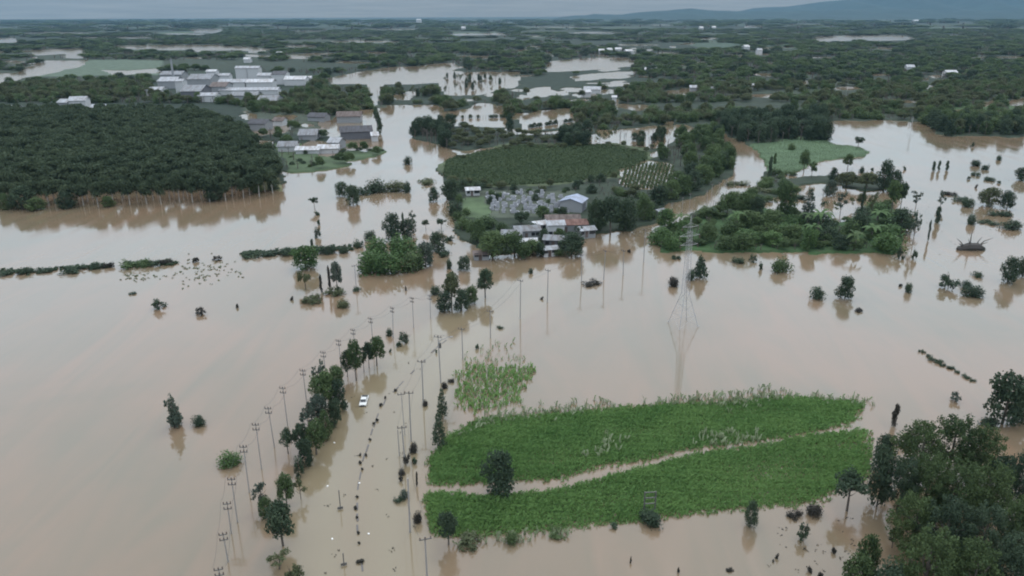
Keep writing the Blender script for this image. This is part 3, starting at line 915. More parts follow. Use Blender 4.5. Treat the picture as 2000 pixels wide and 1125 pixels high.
for k, u, v, vt, w, lf, lab in (('sparse_1', 513, 992, 934, 40, 'leaf_grey', 'open pale tree, left one of the lower roadside group'),
                                ('dense_1', 520, 1012, 970, 34, 'leaf', 'low green tree under the open pale tree'),
                                ('broad_0', 561, 990, 922, 46, 'leaf', 'ragged tree, top right of the lower roadside group'),
                                ('sparse_0', 588, 975, 930, 32, 'leaf_olive', 'thin olive tree at the right of the lower roadside group'),
                                ('broad_2', 553, 1066, 978, 66, 'leaf_dark', 'full dark tree at the front of the lower roadside group'),
                                ('sparse_1', 546, 1112, 1074, 62, 'leaf_olive', 'pale olive drowned shrub at the bottom of the roadside row'),
                                ('ragged_0', 575, 1136, 1096, 44, 'leaf_olive', 'olive ragged shrub cut by the bottom edge of the picture')):
    P('roadside_tree', k, u, v, vt, w, lab, 'tree', 'lower roadside group', leaf=lf)

# between the road and the cane field
P('feathery_tree', 'conifer_0', 864, 818, 757, 32, 'upper of two dark feathery trees at the cane field corner', leaf='leaf_dark')
P('feathery_tree', 'conifer_1', 858, 874, 803, 38, 'lower of two dark feathery trees at the cane field corner', leaf='leaf_dark')
SMALL = [('bush_0', 868, 758, 743, 17, 'leaf_brown', 'round brown bush right above the feathery trees'),
         ('mat_0', 882, 746, 736, 16, 'leaf_brown', 'flat dark bush, highest above the feathery trees'),
         ('bush_1', 830, 792, 778, 14, 'leaf_brown', 'small dark bush at the foot of a tall roadside pole'),
         ('bush_2', 808, 883, 861, 24, 'leaf_brown', 'brown round bush between road and cane field'),
         ('ragged_0', 793, 908, 884, 24, 'leaf_brown', 'ragged brown shrub at the foot of a pole by the road'),
         ('tuft_0', 812, 905, 891, 14, 'leaf_dark', 'small dark tuft right of the ragged brown shrub'),
         ('bush_0', 786, 927, 909, 17, 'leaf_brown', 'small brown bush just below the ragged brown shrub'),
         ('tuft_1', 783, 940, 926, 14, 'leaf_brown', 'little tuft third down in the brown shrubs by the road'),
         ('bush_1', 790, 972, 952, 22, 'leaf_grey', 'grey-green bush near the path mouth by the road'),
         ('mat_2', 779, 980, 966, 22, 'leaf_dark', 'flat dark tuft hugging the grey-green bush by the road'),
         ('bush_2', 816, 1020, 990, 22, 'leaf_brown', 'brown bush at the lower left corner of the cane field'),
         ('spire_0', 815, 950, 920, 6, 'leaf_brown', 'bare thin stub at the left mouth of the field path'),
         ('tuft_0', 932, 682, 670, 11, 'leaf_dark', 'lone dark tuft above the sparse reed patch'),
         ('mat_1', 977, 641, 633, 16, 'leaf_dark', 'flat drifting twig clump below the bend poles'),
         ('tuft_1', 852, 689, 680, 8, 'leaf_dark', 'little tuft on the median beside the lamp pole'),
         ('bush_0', 1037, 534, 521, 13, 'leaf_dark', 'small dark ball bush below the village'),
         ('mat_0', 1156, 555, 543, 38, 'leaf_brown', 'dark weed raft between two poles below the village'),
         ('tuft_1', 1059, 585, 578, 9, 'leaf_brown', 'tiny tuft left of the second bend pole'),
         ('tuft_0', 1228, 494, 485, 10, 'leaf_brown', 'tiny tuft right of the bend poles by the road mouth')]
for k, u, v, vt, w, lf, lab in SMALL:
    P('small_shrub', k, u, v, vt, w, lab, 'shrub', 'small shrubs between road and fields', leaf=lf)

# in and round the cane field
P('field_tree', 'dense_1', 975, 964, 878, 78, 'dark round tree standing in the field path', leaf='leaf_dark')
P('field_tree', 'broad_0', 876, 1064, 998, 52, 'dark tree on two stems at the lower left of the cane field', leaf='leaf_dark')
P('field_shrub', 'mat_2', 915, 1060, 1040, 60, 'grey drowned shrub below the cane field, right of the two-stemmed tree', 'shrub', leaf='leaf_olive')
P('field_shrub', 'bush_1', 1000, 1060, 1033, 30, 'rounded shrub in the bare patch below the cane field', 'shrub', leaf='leaf')
P('field_shrub', 'mat_0', 1088, 1044, 1030, 40, 'low shrub where the bare patch meets the lower cane edge', 'shrub', leaf='leaf')
P('field_shrub', 'tuft_1', 1198, 1030, 1016, 20, 'dark tuft on the lower cane edge left of the steel frame', 'shrub', leaf='leaf_dark')
P('field_shrub', 'dense_2', 1465, 1028, 974, 32, 'upright dark bush on the lower cane edge', 'bush', leaf='leaf_dark')
P('field_shrub', 'ragged_1', 1568, 1056, 1012, 30, 'leaning dark shrub alone below the cane field', 'shrub', leaf='leaf_dark')
P('field_shrub', 'bush_0', 1590, 1005, 980, 36, 'brown shrub at the lower right corner of the cane field', 'shrub', leaf='leaf_brown')
P('field_shrub', 'mat_1', 1552, 1008, 992, 34, 'low brown growth left of the corner shrub', 'shrub', leaf='leaf_brown')
P('field_shrub', 'bush_2', 1268, 1020, 992, 52, 'dark bush round the feet of the steel frame', 'bush', leaf='leaf_dark')
for k, u, v, vt, w, lab in (('tuft_0', 1630, 1080, 1066, 13, 'dark floating tuft left of the lower right trees'),
                            ('tuft_1', 1518, 1091, 1078, 9, 'small floating tuft, one of a close pair in the brown water'),
                            ('tuft_0', 1511, 1098, 1091, 7, 'smaller lower tuft of the close pair in the brown water'),
                            ('tuft_1', 1580, 1116, 1102, 15, 'round dark tuft near the bottom edge, left of the lowest one'),
                            ('tuft_0', 1603, 1127, 1113, 14, 'lowest dark tuft at the bottom edge of the picture'),
                            ('tuft_1', 1232, 1099, 1084, 7, 'thin dark stub below the steel frame'),
                            ('tuft_0', 1326, 1119, 1106, 8, 'thin dark stub right of the one below the steel frame'),
                            ('mat_0', 1425, 1115, 1108, 18, 'flat brown drift near the bottom edge, middle of the brown water')):
    P('floating_tuft', k, u, v, vt, w, lab, 'tuft', 'floating tufts in the lower right water', leaf='leaf_brown')

# wood in the lower right corner
RW = [('canopy_0', 1788, 940, 815, 100, 'leaf', 'left tree of the back row in the corner wood'),
      ('canopy_1', 1850, 928, 803, 112, 'leaf', 'highest broad tree at the back of the corner wood'),
      ('canopy_2', 1908, 938, 822, 96, 'leaf', 'right tree of the back row in the corner wood'),
      ('broad_1', 1948, 965, 882, 74, 'leaf_dark', 'smaller tree at the right of the back row, above the gap of water'),
      ('spire_1', 1745, 832, 786, 17, 'leaf_brown', 'tall thin drowned tree just off the corner wood'),
      ('dense_0', 1722, 912, 845, 54, 'leaf_dark', 'dark tree at the upper right corner of the cane field'),
      ('dense_1', 1712, 990, 868, 58, 'leaf_dark', 'dark tree along the right end of the cane field'),
      ('canopy_1', 1750, 1005, 885, 90, 'leaf_dark', 'dark full tree on the left flank of the corner wood'),
      ('canopy_2', 1800, 1015, 880, 112, 'leaf', 'second row tree, left, in the corner wood'),
      ('canopy_0', 1858, 1040, 890, 122, 'leaf', 'second row tree, middle, in the corner wood'),
      ('canopy_1', 1918, 1030, 892, 112, 'leaf', 'second row tree, right of middle, in the corner wood'),
      ('canopy_0', 1985, 1012, 872, 92, 'leaf_dark', 'second row tree at the right edge of the picture'),
      ('canopy_2', 1775, 1085, 955, 104, 'leaf', 'third row tree, leftmost over the water, in the corner wood'),
      ('canopy_0', 1835, 1112, 960, 124, 'leaf_dark', 'third row tree, middle, in the corner wood'),
      ('canopy_1', 1905, 1122, 972, 132, 'leaf_dark', 'third row tree, right, in the corner wood'),
      ('canopy_2', 1975, 1115, 962, 122, 'leaf', 'third row tree cut by the right edge'),
      ('canopy_1', 1800, 1185, 1020, 136, 'leaf', 'front left big tree cut by the bottom edge in the corner wood'),
      ('canopy_2', 1882, 1205, 1042, 146, 'leaf', 'front middle big tree cut by the bottom edge in the corner wood'),
      ('canopy_0', 1968, 1205, 1042, 150, 'leaf_dark', 'front right big tree in the bottom right corner'),
      ('sparse_0', 1742, 1070, 1032, 40, 'leaf', 'small ragged tree left of the corner wood over open water'),
      ('broad_0', 1688, 1135, 1033, 52, 'leaf', 'tall ragged tree rising from the bottom edge, left of the wood'),
      ('dense_2', 1668, 1165, 1078, 66, 'leaf', 'low full tree cut by the bottom edge, far left of the wood'),
      ('dense_1', 1728, 1195, 1092, 84, 'leaf_dark', 'dark tree at the bottom edge between ragged tree and wood'),
      ('umbrella_2', 1654, 998, 918, 82, 'leaf_dark', 'dark spreading tree with water showing under it, right of the cane'),
      ('dense_0', 1957, 828, 714, 84, 'leaf_dark', 'tall dark tree at the right edge above the corner wood'),
      ('dense_2', 1998, 824, 722, 64, 'leaf_dark', 'second tall dark tree cut by the right edge above the corner wood'),
      ('mat_1', 1932, 830, 812, 44, 'leaf_dark', 'low skirt of leaves left of the tall dark edge tree'),
      ('mat_2', 1770, 868, 846, 46, 'leaf_dark', 'low dark shrub at the upper left foot of the corner wood')]
for k, u, v, vt, w, lf, lab in RW:
    P('wood_tree', k, u, v, vt, w, lab, 'tree', 'corner wood at the lower right', leaf='leaf_wood' if lf == 'leaf' else lf)
P('bare_shrub', 'ragged_2', 1865, 782, 760, 26, 'bare twiggy shrub left of the tall dark edge tree', 'shrub', leaf='leaf_grey')

# drifting raft of weed, one clump after another
for i, (u, v, w) in enumerate(((1800, 688, 14), (1812, 696, 12), (1826, 706, 26), (1842, 714, 14), (1856, 720, 18), (1870, 728, 14), (1886, 737, 20), (1900, 745, 12))):
    P('weed_clump', 'mat_%d' % (i % 3), u, v, v - 8 - (i == 2) * 3, w, 'dark floating weed clump, %s from the upper end of the slanting line' % ('first second third fourth fifth sixth seventh eighth'.split()[i]), 'weed', 'slanting line of floating weed', leaf='leaf_dark')

# right-hand lake: drowned shrubs and small trees
RL = [('bush_0', 1596, 583, 554, 32, 'leaf_dark', 'round dark bush left of the twin-topped tree in the right lake'),
      ('dense_1', 1650, 583, 536, 42, 'leaf_dark', 'dark twin-topped tree alone in the right lake'),
      ('mat_0', 1677, 608, 597, 19, 'leaf_brown', 'small drifting clump below the twin-topped tree'),
      ('bush_1', 1774, 571, 544, 18, 'leaf_dark', 'small upright bush right of the twin-topped tree'),
      ('tuft_0', 1758, 559, 552, 11, 'leaf_brown', 'tiny flat tuft left of the small upright bush'),
      ('cone_0', 1367, 542, 496, 34, 'leaf_dark', 'cone-shaped dark bush beside the pylon'),
      ('bush_2', 1348, 547, 522, 24, 'leaf_dark', 'low round bush leaning on the cone-shaped bush'),
      ('bush_0', 1315, 558, 536, 30, 'leaf_brown', 'low brown bush left of the pylon'),
      ('mat_1', 1322, 505, 495, 22, 'leaf_dark', 'flat dark clump off the left end of the green island'),
      ('ragged_0', 1848, 562, 528, 44, 'leaf_dark', 'pointed ragged bush, left of three at the right side'),
      ('bush_1', 1901, 578, 553, 48, 'leaf_dark', 'low wide bush, lowest of those at the right side'),
      ('bush_2', 1886, 561, 543, 26, 'leaf_dark', 'round bush on top of the low wide bush at the right'),
      ('mat_2', 1908, 540, 526, 28, 'leaf_dark', 'flat floating branch clump above the low wide bush'),
      ('dense_0', 1968, 552, 498, 42, 'leaf_dark', 'tall dark tree near the right edge with clear reflection'),
      ('dense_2', 1996, 540, 500, 34, 'leaf_dark', 'dark tree cut by the right edge next to the tall dark one'),
      ('bush_0', 1524, 529, 494, 48, 'leaf', 'green bush in the water off the green island'),
      ('mat_0', 1443, 513, 497, 28, 'leaf_dark', 'dark low clump off the left part of the green island'),
      ('tuft_1', 1485, 526, 508, 12, 'leaf_dark', 'thin dark tuft between the clumps off the green island'),
      ('ragged_1', 1470, 511, 494, 20, 'leaf_dark', 'ragged dark clump touching the green island edge'),
      ('spire_0', 1830, 436, 402, 15, 'leaf_dark', 'dark narrow tree with a long thin reflection'),
      ('sparse_1', 1782, 478, 408, 24, 'leaf_grey', 'thin grey tree off the right end of the green island'),
      ('spire_1', 1812, 470, 428, 7, 'leaf_grey', 'very thin grey trunk left of the dark narrow tree'),
      ('sparse_0', 1788, 408, 370, 24, 'leaf_grey', 'bare grey tree behind the right end of the green island'),
      ('sparse_2', 1836, 408, 370, 20, 'leaf_grey', 'bare grey tree above the dark narrow tree'),
      ('ragged_2', 1757, 506, 474, 18, 'leaf_dark', 'dark shrub at the lower right corner of the green island'),
      ('ragged_0', 1785, 507, 478, 14, 'leaf_dark', 'dark twisted stems right of the green island corner'),
      ('bush_2', 1897, 438, 413, 24, 'leaf_dark', 'round dark bush below the right-hand thicket'),
      ('bush_0', 1975, 447, 424, 46, 'leaf_dark', 'long dark bush at the right end of a floating branch'),
      ('mat_0', 1935, 437, 428, 44, 'leaf_dark', 'long thin floating branch left of the long dark bush'),
      ('bush_1', 1890, 404, 380, 26, 'leaf_dark', 'dark lower left bush of the right-hand thicket'),
      ('dense_1', 1930, 402, 362, 48, 'leaf_olive', 'big olive tree in the middle of the right-hand thicket'),
      ('dense_2', 1966, 408, 372, 36, 'leaf_dark', 'dark tree on the right of the right-hand thicket'),
      ('mat_2', 1875, 392, 378, 36, 'leaf_dark', 'low branch clump left of the right-hand thicket'),
      ('mat_1', 1852, 380, 371, 34, 'leaf_brown', 'thin brown floating branch farthest left of the thicket'),
      ('mat_0', 1952, 421, 407, 44, 'leaf_dark', 'flat growth below the right-hand thicket'),
      ('bush_1', 1905, 324, 309, 24, 'leaf_dark', 'dark bush, highest left one of the right-hand floating clumps'),
      ('mat_1', 1924, 331, 317, 20, 'leaf_dark', 'dark clump joined to the right of the highest bush'),
      ('mat_2', 1907, 343, 331, 22, 'leaf_dark', 'oval clump under the highest right-hand bush'),
      ('mat_0', 1931, 352, 342, 28, 'leaf_dark', 'long flat clump in the right-hand floating group'),
      ('bush_2', 1951, 313, 300, 13, 'leaf_dark', 'small round bush far right of the highest clump'),
      ('tuft_0', 1892, 350, 342, 9, 'leaf_dark', 'tiny clump left below the oval clump'),
      ('tuft_1', 1907, 367, 358, 7, 'leaf_brown', 'tiny brown dot above the right-hand thicket'),
      ('tuft_0', 1949, 358, 351, 10, 'leaf_dark', 'tiny clump right below the long flat clump'),
      ('dense_0', 1995, 352, 325, 30, 'leaf_dark', 'dark tree cut by the right edge above the thicket'),
      ('ragged_1', 1899, 287, 274, 9, 'leaf_dark', 'little shrub alone below the far right shore'),
      ('spire_0', 1822, 334, 314, 10, 'leaf_dark', 'left one of three little trees in a row in the right lake'),
      ('spire_1', 1833, 333, 313, 9, 'leaf_dark', 'middle one of three little trees in a row in the right lake'),
      ('spire_0', 1849, 333, 313, 9, 'leaf_dark', 'right one of three little trees, a gap from the others'),
      ('umbrella_0', 1675, 290, 266, 25, 'leaf_dark', 'small open tree at the tip of the bright green field'),
      ('tuft_1', 1766, 332, 322, 9, 'leaf_dark', 'tiny bush right of the dark lakeside trees')]
for k, u, v, vt, w, lf, lab in RL:
    P('lake_plant', k, u, v, vt, w, lab, 'tree' if k[:3] in ('den', 'spi', 'spa', 'umb', 'con') else 'bush', leaf=lf)

# flooded orchard between the green field and the green island
ORCH = [('dense_0', 1725, 372, 310, 38, 'leaf_dark', 'tall dark tree at the right end of the flooded orchard'),
        ('dense_2', 1745, 376, 330, 34, 'leaf_dark', 'dark tree right of the tall one in the flooded orchard'),
        ('broad_0', 1652, 366, 334, 54, 'leaf_olive', 'wide olive tree in the middle of the flooded orchard'),
        ('broad_1', 1692, 370, 336, 46, 'leaf_olive', 'olive tree right of the wide one in the flooded orchard'),
        ('dense_1', 1627, 354, 326, 19, 'leaf_dark', 'dark square tree left of the wide olive tree'),
        ('dense_2', 1620, 382, 350, 30, 'leaf_grey', 'grey-green tree below the dark square tree'),
        ('bush_0', 1683, 338, 321, 13, 'leaf_dark', 'small round bush above the olive trees'),
        ('tuft_0', 1702, 335, 325, 8, 'leaf_dark', 'tiny bush left of the tall dark orchard tree'),
        ('broad_2', 1655, 332, 299, 22, 'leaf', 'green pair-stemmed tree at the lower tip of the bright field'),
        ('broad_0', 1570, 334, 292, 28, 'leaf', 'green tree on the lower edge of the bright green field'),
        ('umbrella_1', 1584, 350, 314, 19, 'leaf', 'smaller green tree right of the one on the field edge'),
        ('bush_1', 1545, 294, 276, 21, 'leaf', 'dark green bush inside the bright green field'),
        ('spire_0', 1513, 322, 298, 10, 'leaf', 'small upright tree on the left edge of the bright field'),
        ('mat_1', 1545, 342, 328, 30, 'leaf', 'low hedge at the lower left corner of the bright field'),
        ('broad_1', 1420, 424, 374, 38, 'leaf', 'left tree of the row behind the green island'),
        ('dense_0', 1450, 420, 374, 42, 'leaf', 'second tree of the row behind the green island'),
        ('dense_1', 1477, 424, 380, 34, 'leaf_dark', 'third dark tree of the row behind the green island'),
        ('dense_2', 1530, 424, 346, 48, 'leaf', 'tallest tree of the row behind the green island'),
        ('conifer_0', 1577, 430, 366, 34, 'leaf_grey', 'grey-green pointed tree right of the tallest one'),
        ('palm_0', 1390, 428, 402, 28, 'leaf_dark', 'low palm at the left start of the row behind the green island'),
        ('palm_1', 1606, 428, 386, 22, 'leaf_dark', 'thin palm in the bright water behind the green island'),
        ('sparse_0', 1640, 424, 372, 26, 'leaf_grey', 'half-bare grey tree in the bright water behind the green island'),
        ('spire_1', 1678, 440, 360, 8, 'leaf_dark', 'tall thin dark trunk in the bright water behind the green island'),
        ('sparse_2', 1700, 425, 372, 26, 'leaf_olive', 'half-bare olive tree behind the right end of the green island'),
        ('column_0', 1740, 420, 352, 30, 'leaf', 'tall tree at the right end of the green island'),
        ('column_1', 1758, 412, 356, 22, 'leaf_dark', 'tall slim tree outermost at the right end of the green island'),
        ('mat_2', 1440, 362, 350, 56, 'leaf_olive', 'olive hedge strip along the right side of the far road curve'),
        ('mat_0', 1490, 376, 360, 60, 'leaf_olive', 'low olive growth above the row of trees behind the green island'),
        ('mat_1', 1555, 388, 374, 50, 'leaf_dark', 'low dark growth in the water above the pointed tree'),
        ('spire_0', 1503, 348, 304, 12, 'leaf_dark', 'dark upright tree beside the far road curve')]
for k, u, v, vt, w, lf, lab in ORCH:
    P('orchard_tree', k, u, v, vt, w, lab, 'tree' if k[:3] not in ('mat', 'tuf', 'bus') else 'shrub', leaf=lf)

# the green island: shrubs nothing tells apart
r_ = random.Random(5)
isl = LAND[4]
cand = []
while len(cand) < 44:
    u, v = r_.uniform(1285, 1765), r_.uniform(408, 496)
    if not inpoly(np.array([u]), np.array([v]), isl)[0]: continue
    if any(abs(u - a) < 26 and abs(v - b) < 9 for a, b in cand): continue
    cand.append((u, v))
for u, v in sorted(cand, key=lambda q: q[1]):
    k = r_.choice(['bush_0', 'bush_1', 'bush_2', 'dense_0', 'dense_1', 'banana_0'])
    hh = r_.uniform(24, 44) if v > 440 else r_.uniform(16, 26)
    if u > 1560 and v > 450: hh *= 1.25
    lf = r_.choice(['leaf_bright', 'leaf', 'leaf_bright', 'leaf_dark' if u > 1540 else 'leaf'])
    P('island_shrub', k, u, v, v - hh, r_.uniform(42, 66), 'rounded green shrub in the thick growth of the green island', 'shrub', 'shrubs covering the green island', leaf=lf, z=0.2)

# islets in the mid-left water
for k, u, v, vt, w, lf, lab in (('dense_0', 668, 384, 353, 32, 'leaf_dark', 'left dark tree of the mid-left islet'),
                                ('dense_1', 690, 400, 358, 34, 'leaf_dark', 'front dark tree of the mid-left islet, lowest of it'),
                                ('mat_0', 712, 378, 358, 40, 'leaf_dark', 'low shrub joining the trees of the mid-left islet'),
                                ('bush_1', 738, 374, 340, 48, 'leaf_dark', 'raised shrub at the middle of the mid-left islet'),
                                ('bush_2', 770, 373, 347, 52, 'leaf_olive', 'olive shrub toward the right end of the mid-left islet'),
                                ('bush_0', 796, 376, 350, 22, 'leaf_dark', 'small dark shrub closing the right end of the mid-left islet'),
                                ('bush_1', 796, 321, 301, 22, 'leaf_dark', 'dark bush in the water above the mid-left islet'),
                                ('dense_2', 847, 394, 364, 24, 'leaf_dark', 'dark bush just left of the village bank'),
                                ('mat_1', 835, 358, 346, 46, 'leaf_olive', 'thin strip of growth between islet and village bank')):
    P('islet_shrub', k, u, v, vt, w, lab, 'shrub', leaf=lf)

# trees of the village bank
VT = [('dense_0', 962, 502, 452, 74, 'leaf', 'wide green tree at the lower left front of the village'),
      ('dense_1', 1005, 500, 455, 60, 'leaf', 'green tree right of the wide one at the village front'),
      ('dense_2', 1040, 497, 470, 44, 'leaf', 'low green tree by the white porch roof at the village front'),
      ('dense_1', 1116, 499, 454, 58, 'leaf_dark', 'dark round tree at the right of the village front'),
      ('dense_0', 932, 474, 428, 52, 'leaf', 'green tree on the left side of the village'),
      ('bush_0', 905, 448, 418, 44, 'leaf', 'bush on the left bank of the village'),
      ('bush_1', 890, 420, 385, 40, 'leaf_dark', 'dark bush higher up the left bank of the village'),
      ('dense_2', 882, 390, 350, 42, 'leaf_dark', 'dark tree at the upper left bank by the white roof'),
      ('dense_1', 905, 375, 352, 30, 'leaf_dark', 'dark tree touching the white roof from the left'),
      ('dense_0', 1163, 452, 386, 46, 'leaf_dark', 'dark tree right of the blue-roofed shed'),
      ('broad_0', 1192, 456, 384, 56, 'leaf_dark', 'big dark tree in the middle of the right village trees'),
      ('dense_2', 1222, 450, 388, 56, 'leaf_dark', 'big dark tree at the right of the village trees'),
      ('dense_1', 1256, 432, 380, 44, 'leaf', 'green tree at the right end of the village trees'),
      ('bush_2', 1275, 418, 392, 26, 'leaf_dark', 'small dark bush at the road mouth beside the village'),
      ('broad_2', 1060, 432, 402, 34, 'leaf', 'tree behind the village houses, middle'),
      ('broad_1', 1018, 440, 414, 34, 'leaf_dark', 'tree behind the village houses, left of middle'),
      ('dense_2', 1098, 425, 404, 26, 'leaf_dark', 'dark tree between the shed and the village houses'),
      ('sparse_0', 1128, 470, 440, 24, 'leaf_grey', 'half-bare tree right of the brown village roofs'),
      ('dense_1', 1062, 478, 448, 26, 'leaf_dark', 'dark tree between the two middle village houses'),
      ('bush_1', 980, 452, 432, 34, 'leaf', 'bush left of the village houses'),
      ('dense_0', 1024, 505, 478, 34, 'leaf', 'green tree at the waterline in front of the white porch roof'),
      ('dense_1', 1056, 502, 476, 28, 'leaf_dark', 'dark tree at the waterline left of the small white hut'),
      ('bush_2', 1088, 500, 482, 28, 'leaf', 'bush at the waterline between the small white hut and the dark round tree'),
      ('broad_0', 1040, 462, 436, 28, 'leaf_dark', 'dark tree pressed between the grey roof and the white hut'),
      ('broad_1', 1092, 474, 446, 26, 'leaf', 'green tree in front of the long reddish roof'),
      ('bush_0', 950, 445, 418, 60, 'leaf', 'wide green bush on the slope left of the grey yard')]
for k, u, v, vt, w, lf, lab in VT:
    P('village_tree', k, u, v, vt, w, lab, 'tree' if k[:3] != 'bus' else 'bush', 'trees of the village bank', leaf=lf, z=0.3)
for i, (u, v, vt, w) in enumerate(((1286, 400, 362, 42), (1310, 391, 351, 42), (1334, 382, 341, 44), (1355, 373, 332, 44), (1374, 361, 320, 42), (1394, 347, 307, 42), (1410, 331, 295, 34), (1424, 316, 288, 25), (1322, 364, 334, 42), (1352, 346, 318, 42), (1380, 332, 304, 42))):
    P('bend_tree', 'dense_%d' % (i % 3), u, v, vt, w, ('full green tree, %s from the village end of the row inside the far road bend' % ('first second third fourth fifth sixth seventh eighth'.split()[i]) if i < 8 else '%s full green tree behind the row inside the far road bend' % ('lowest', 'middle', 'uppermost')[i - 8]), 'tree', 'row of trees inside the far road bend', leaf='leaf' if i % 3 else 'leaf_dark', z=0.2)
for u, v, vt, w, lab in ((743, 262, 208, 20, 'tall leaning dark tree beside the left settlement water'),):
    P('leaning_tree', 'spire_1', u, v, vt, w, lab, 'tree', leaf='leaf_dark', lean=-0.12)
for i, (u, v, vt, w, lab) in enumerate(((835, 262, 226, 30, 'round tree left of the two rectangular flooded plots'),
                                        (995, 262, 222, 18, 'dark slanting tree between the two rectangular flooded plots'),
                                        (905, 248, 238, 26, 'dark low bush on the lower edge of the left flooded plot'),
                                        (1540, 272, 226, 46, 'dark tree in the wood above the bright field, left'),
                                        (1600, 274, 228, 40, 'dark tree at the right end of the wood above the bright field'))):
    P('far_tree', 'dense_%d' % (i % 3), u, v, vt, w, lab, 'tree', leaf='leaf_dark', z=0.2)

# ------------------------------------------------------------------ plantation on the left: the front row one by one, the rest as one mass
front = []
for i in range(52):
    u = 6 + i * 10.4 + prng.uniform(-4, 4)
    v = np.interp(u, [0, 100, 250, 330, 430, 500, 545], [402, 404, 401, 398, 394, 385, 376]) - (i % 3) * 7 + prng.uniform(-2, 2)
    hh = np.interp(u, [0, 330, 545], [47, 49, 44]) * prng.uniform(.82, 1.15)
    e = P('plantation_tree', 'column_%d' % (i % 3), u, v, v - hh, prng.uniform(24, 34), 'slender pale-trunked tree in the drowned front rows of the left plantation', 'tree',
          'front rows of the left plantation', leaf='leaf_plantation', bark='bark_pale')
    front.append(e)
for i, (u, v, vt, w) in enumerate(((15, 408, 376, 40), (45, 408, 362, 60), (72, 410, 384, 46), (132, 406, 372, 44), (212, 404, 380, 30), (420, 392, 354, 46), (500, 376, 350, 36), (535, 372, 340, 30))):
    P('plantation_shrub', 'dense_%d' % (i % 3), u, v, vt, w, 'dark rounded waterline shrub, %s from the left edge, in front of the left plantation' % ('first second third fourth fifth sixth seventh eighth'.split()[i]), 'shrub', 'shrubs in front of the left plantation', leaf='leaf_dark' if i % 2 else 'leaf')

def scatter(name, pts, scl, sources, label, cat, seed=0):
    """one mass of growth: points that each carry one of the source plants"""
    n = len(pts)
    me = bpy.data.meshes.new(name)
    me.vertices.add(n)
    me.vertices.foreach_set('co', np.asarray(pts, np.float32).ravel())
    r = np.random.default_rng(seed)
    a = me.attributes.new('size', 'FLOAT_VECTOR', 'POINT'); a.data.foreach_set('vector', np.asarray(scl, np.float32).ravel())
    a = me.attributes.new('turn', 'FLOAT_VECTOR', 'POINT')
    t = np.zeros((n, 3), np.float32); t[:, 2] = r.uniform(0, 6.283, n)
    a.data.foreach_set('vector', t.ravel())
    a = me.attributes.new('pick', 'INT', 'POINT'); a.data.foreach_set('value', r.integers(0, len(sources), n).astype(np.int32))
    o = tag(link(name, me), label, cat, kind='stuff')
    ng = bpy.data.node_groups.new(name, 'GeometryNodeTree')
    ng.interface.new_socket('Geometry', in_out='INPUT', socket_type='NodeSocketGeometry')
    ng.interface.new_socket('Geometry', in_out='OUTPUT', socket_type='NodeSocketGeometry')
    N, L = ng.nodes, ng.links
    gi, go = N.new('NodeGroupInput'), N.new('NodeGroupOutput')
    iop = N.new('GeometryNodeInstanceOnPoints')
    join = N.new('GeometryNodeJoinGeometry')
    for objs in sources:
        g2i = N.new('GeometryNodeGeometryToInstance')
        for ob in objs:
            oi = N.new('GeometryNodeObjectInfo')
            oi.inputs['Object'].default_value = ob
            L.new(oi.outputs['Geometry'], g2i.inputs[0])
        L.new(g2i.outputs[0], join.inputs[0])
    def attr(nm, dt):
        q = N.new('GeometryNodeInputNamedAttribute'); q.data_type = dt
        q.inputs['Name'].default_value = nm
        return [s for s in q.outputs if s.enabled and s.name == 'Attribute'][0]
    L.new(gi.outputs[0], iop.inputs['Points'])
    L.new(join.outputs[0], iop.inputs['Instance'])
    iop.inputs['Pick Instance'].default_value = True
    L.new(attr('pick', 'INT'), iop.inputs['Instance Index'])
    L.new(attr('turn', 'FLOAT_VECTOR'), iop.inputs['Rotation'])
    L.new(attr('size', 'FLOAT_VECTOR'), iop.inputs['Scale'])
    L.new(iop.outputs[0], go.inputs[0])
    md = o.modifiers.new('growth', 'NODES')
    md.node_group = ng
    return o

def kids(e):
    return [c for c in e.children]
def src(*labs):
    out = []
    for o in col.objects:
        if o.type == 'EMPTY' and o.get('label') in labs:
            out.append(kids(o))
    return out

def fill(poly, spacing, seed, keep=1.0, jitter=0.45, land_only=True, gap=None):
    """jittered ground points whose picture position falls inside the outline"""
    r = np.random.default_rng(seed)
    w = np.array([px(max(min(u, 2400), -400), v)[:2] for u, v in poly])
    x0, y0 = w.min(0); x1, y1 = w.max(0)
    gx, gy = np.meshgrid(np.arange(x0, x1, spacing), np.arange(y0, y1, spacing))
    gx = gx.ravel() + r.uniform(-jitter, jitter, gx.size) * spacing
    gy = gy.ravel() + r.uniform(-jitter, jitter, gy.size) * spacing
    u, v = proj(gx, gy)
    k = inpoly(u, v, poly) & (r.random(gx.size) < keep)
    if land_only:
        k &= land_mask(gx, gy)
    if gap is not None:
        k &= gap(gx, gy)
    return gx[k], gy[k]

def stand(name, gx, gy, h, w, sources, label, seed, z=0.2, hv=0.2):
    r = np.random.default_rng(seed)
    n = len(gx)
    pts = np.stack([gx, gy, np.full(n, z)], -1)
    H = h * r.uniform(1 - hv, 1 + hv, n)
    Wd = w * r.uniform(0.8, 1.25, n)
    return scatter(name, pts, np.stack([Wd, Wd, H], -1), sources, label, 'woodland', seed)

bpy.context.view_layer.update()
col_src = [[c for c in kids(front[i]) if c.name.startswith('crown')] for i in range(3)]
gx, gy = fill([(-420, 228), (-420, 384), (0, 380), (100, 376), (300, 372), (430, 370), (500, 366), (545, 360), (540, 335), (500, 300), (470, 262), (380, 232)], 4.2, 1, land_only=False)
stand('plantation', gx, gy, 8.0, 7.0, col_src, 'dense rows of slender trees filling the left plantation behind its front rows', 2, hv=.32)

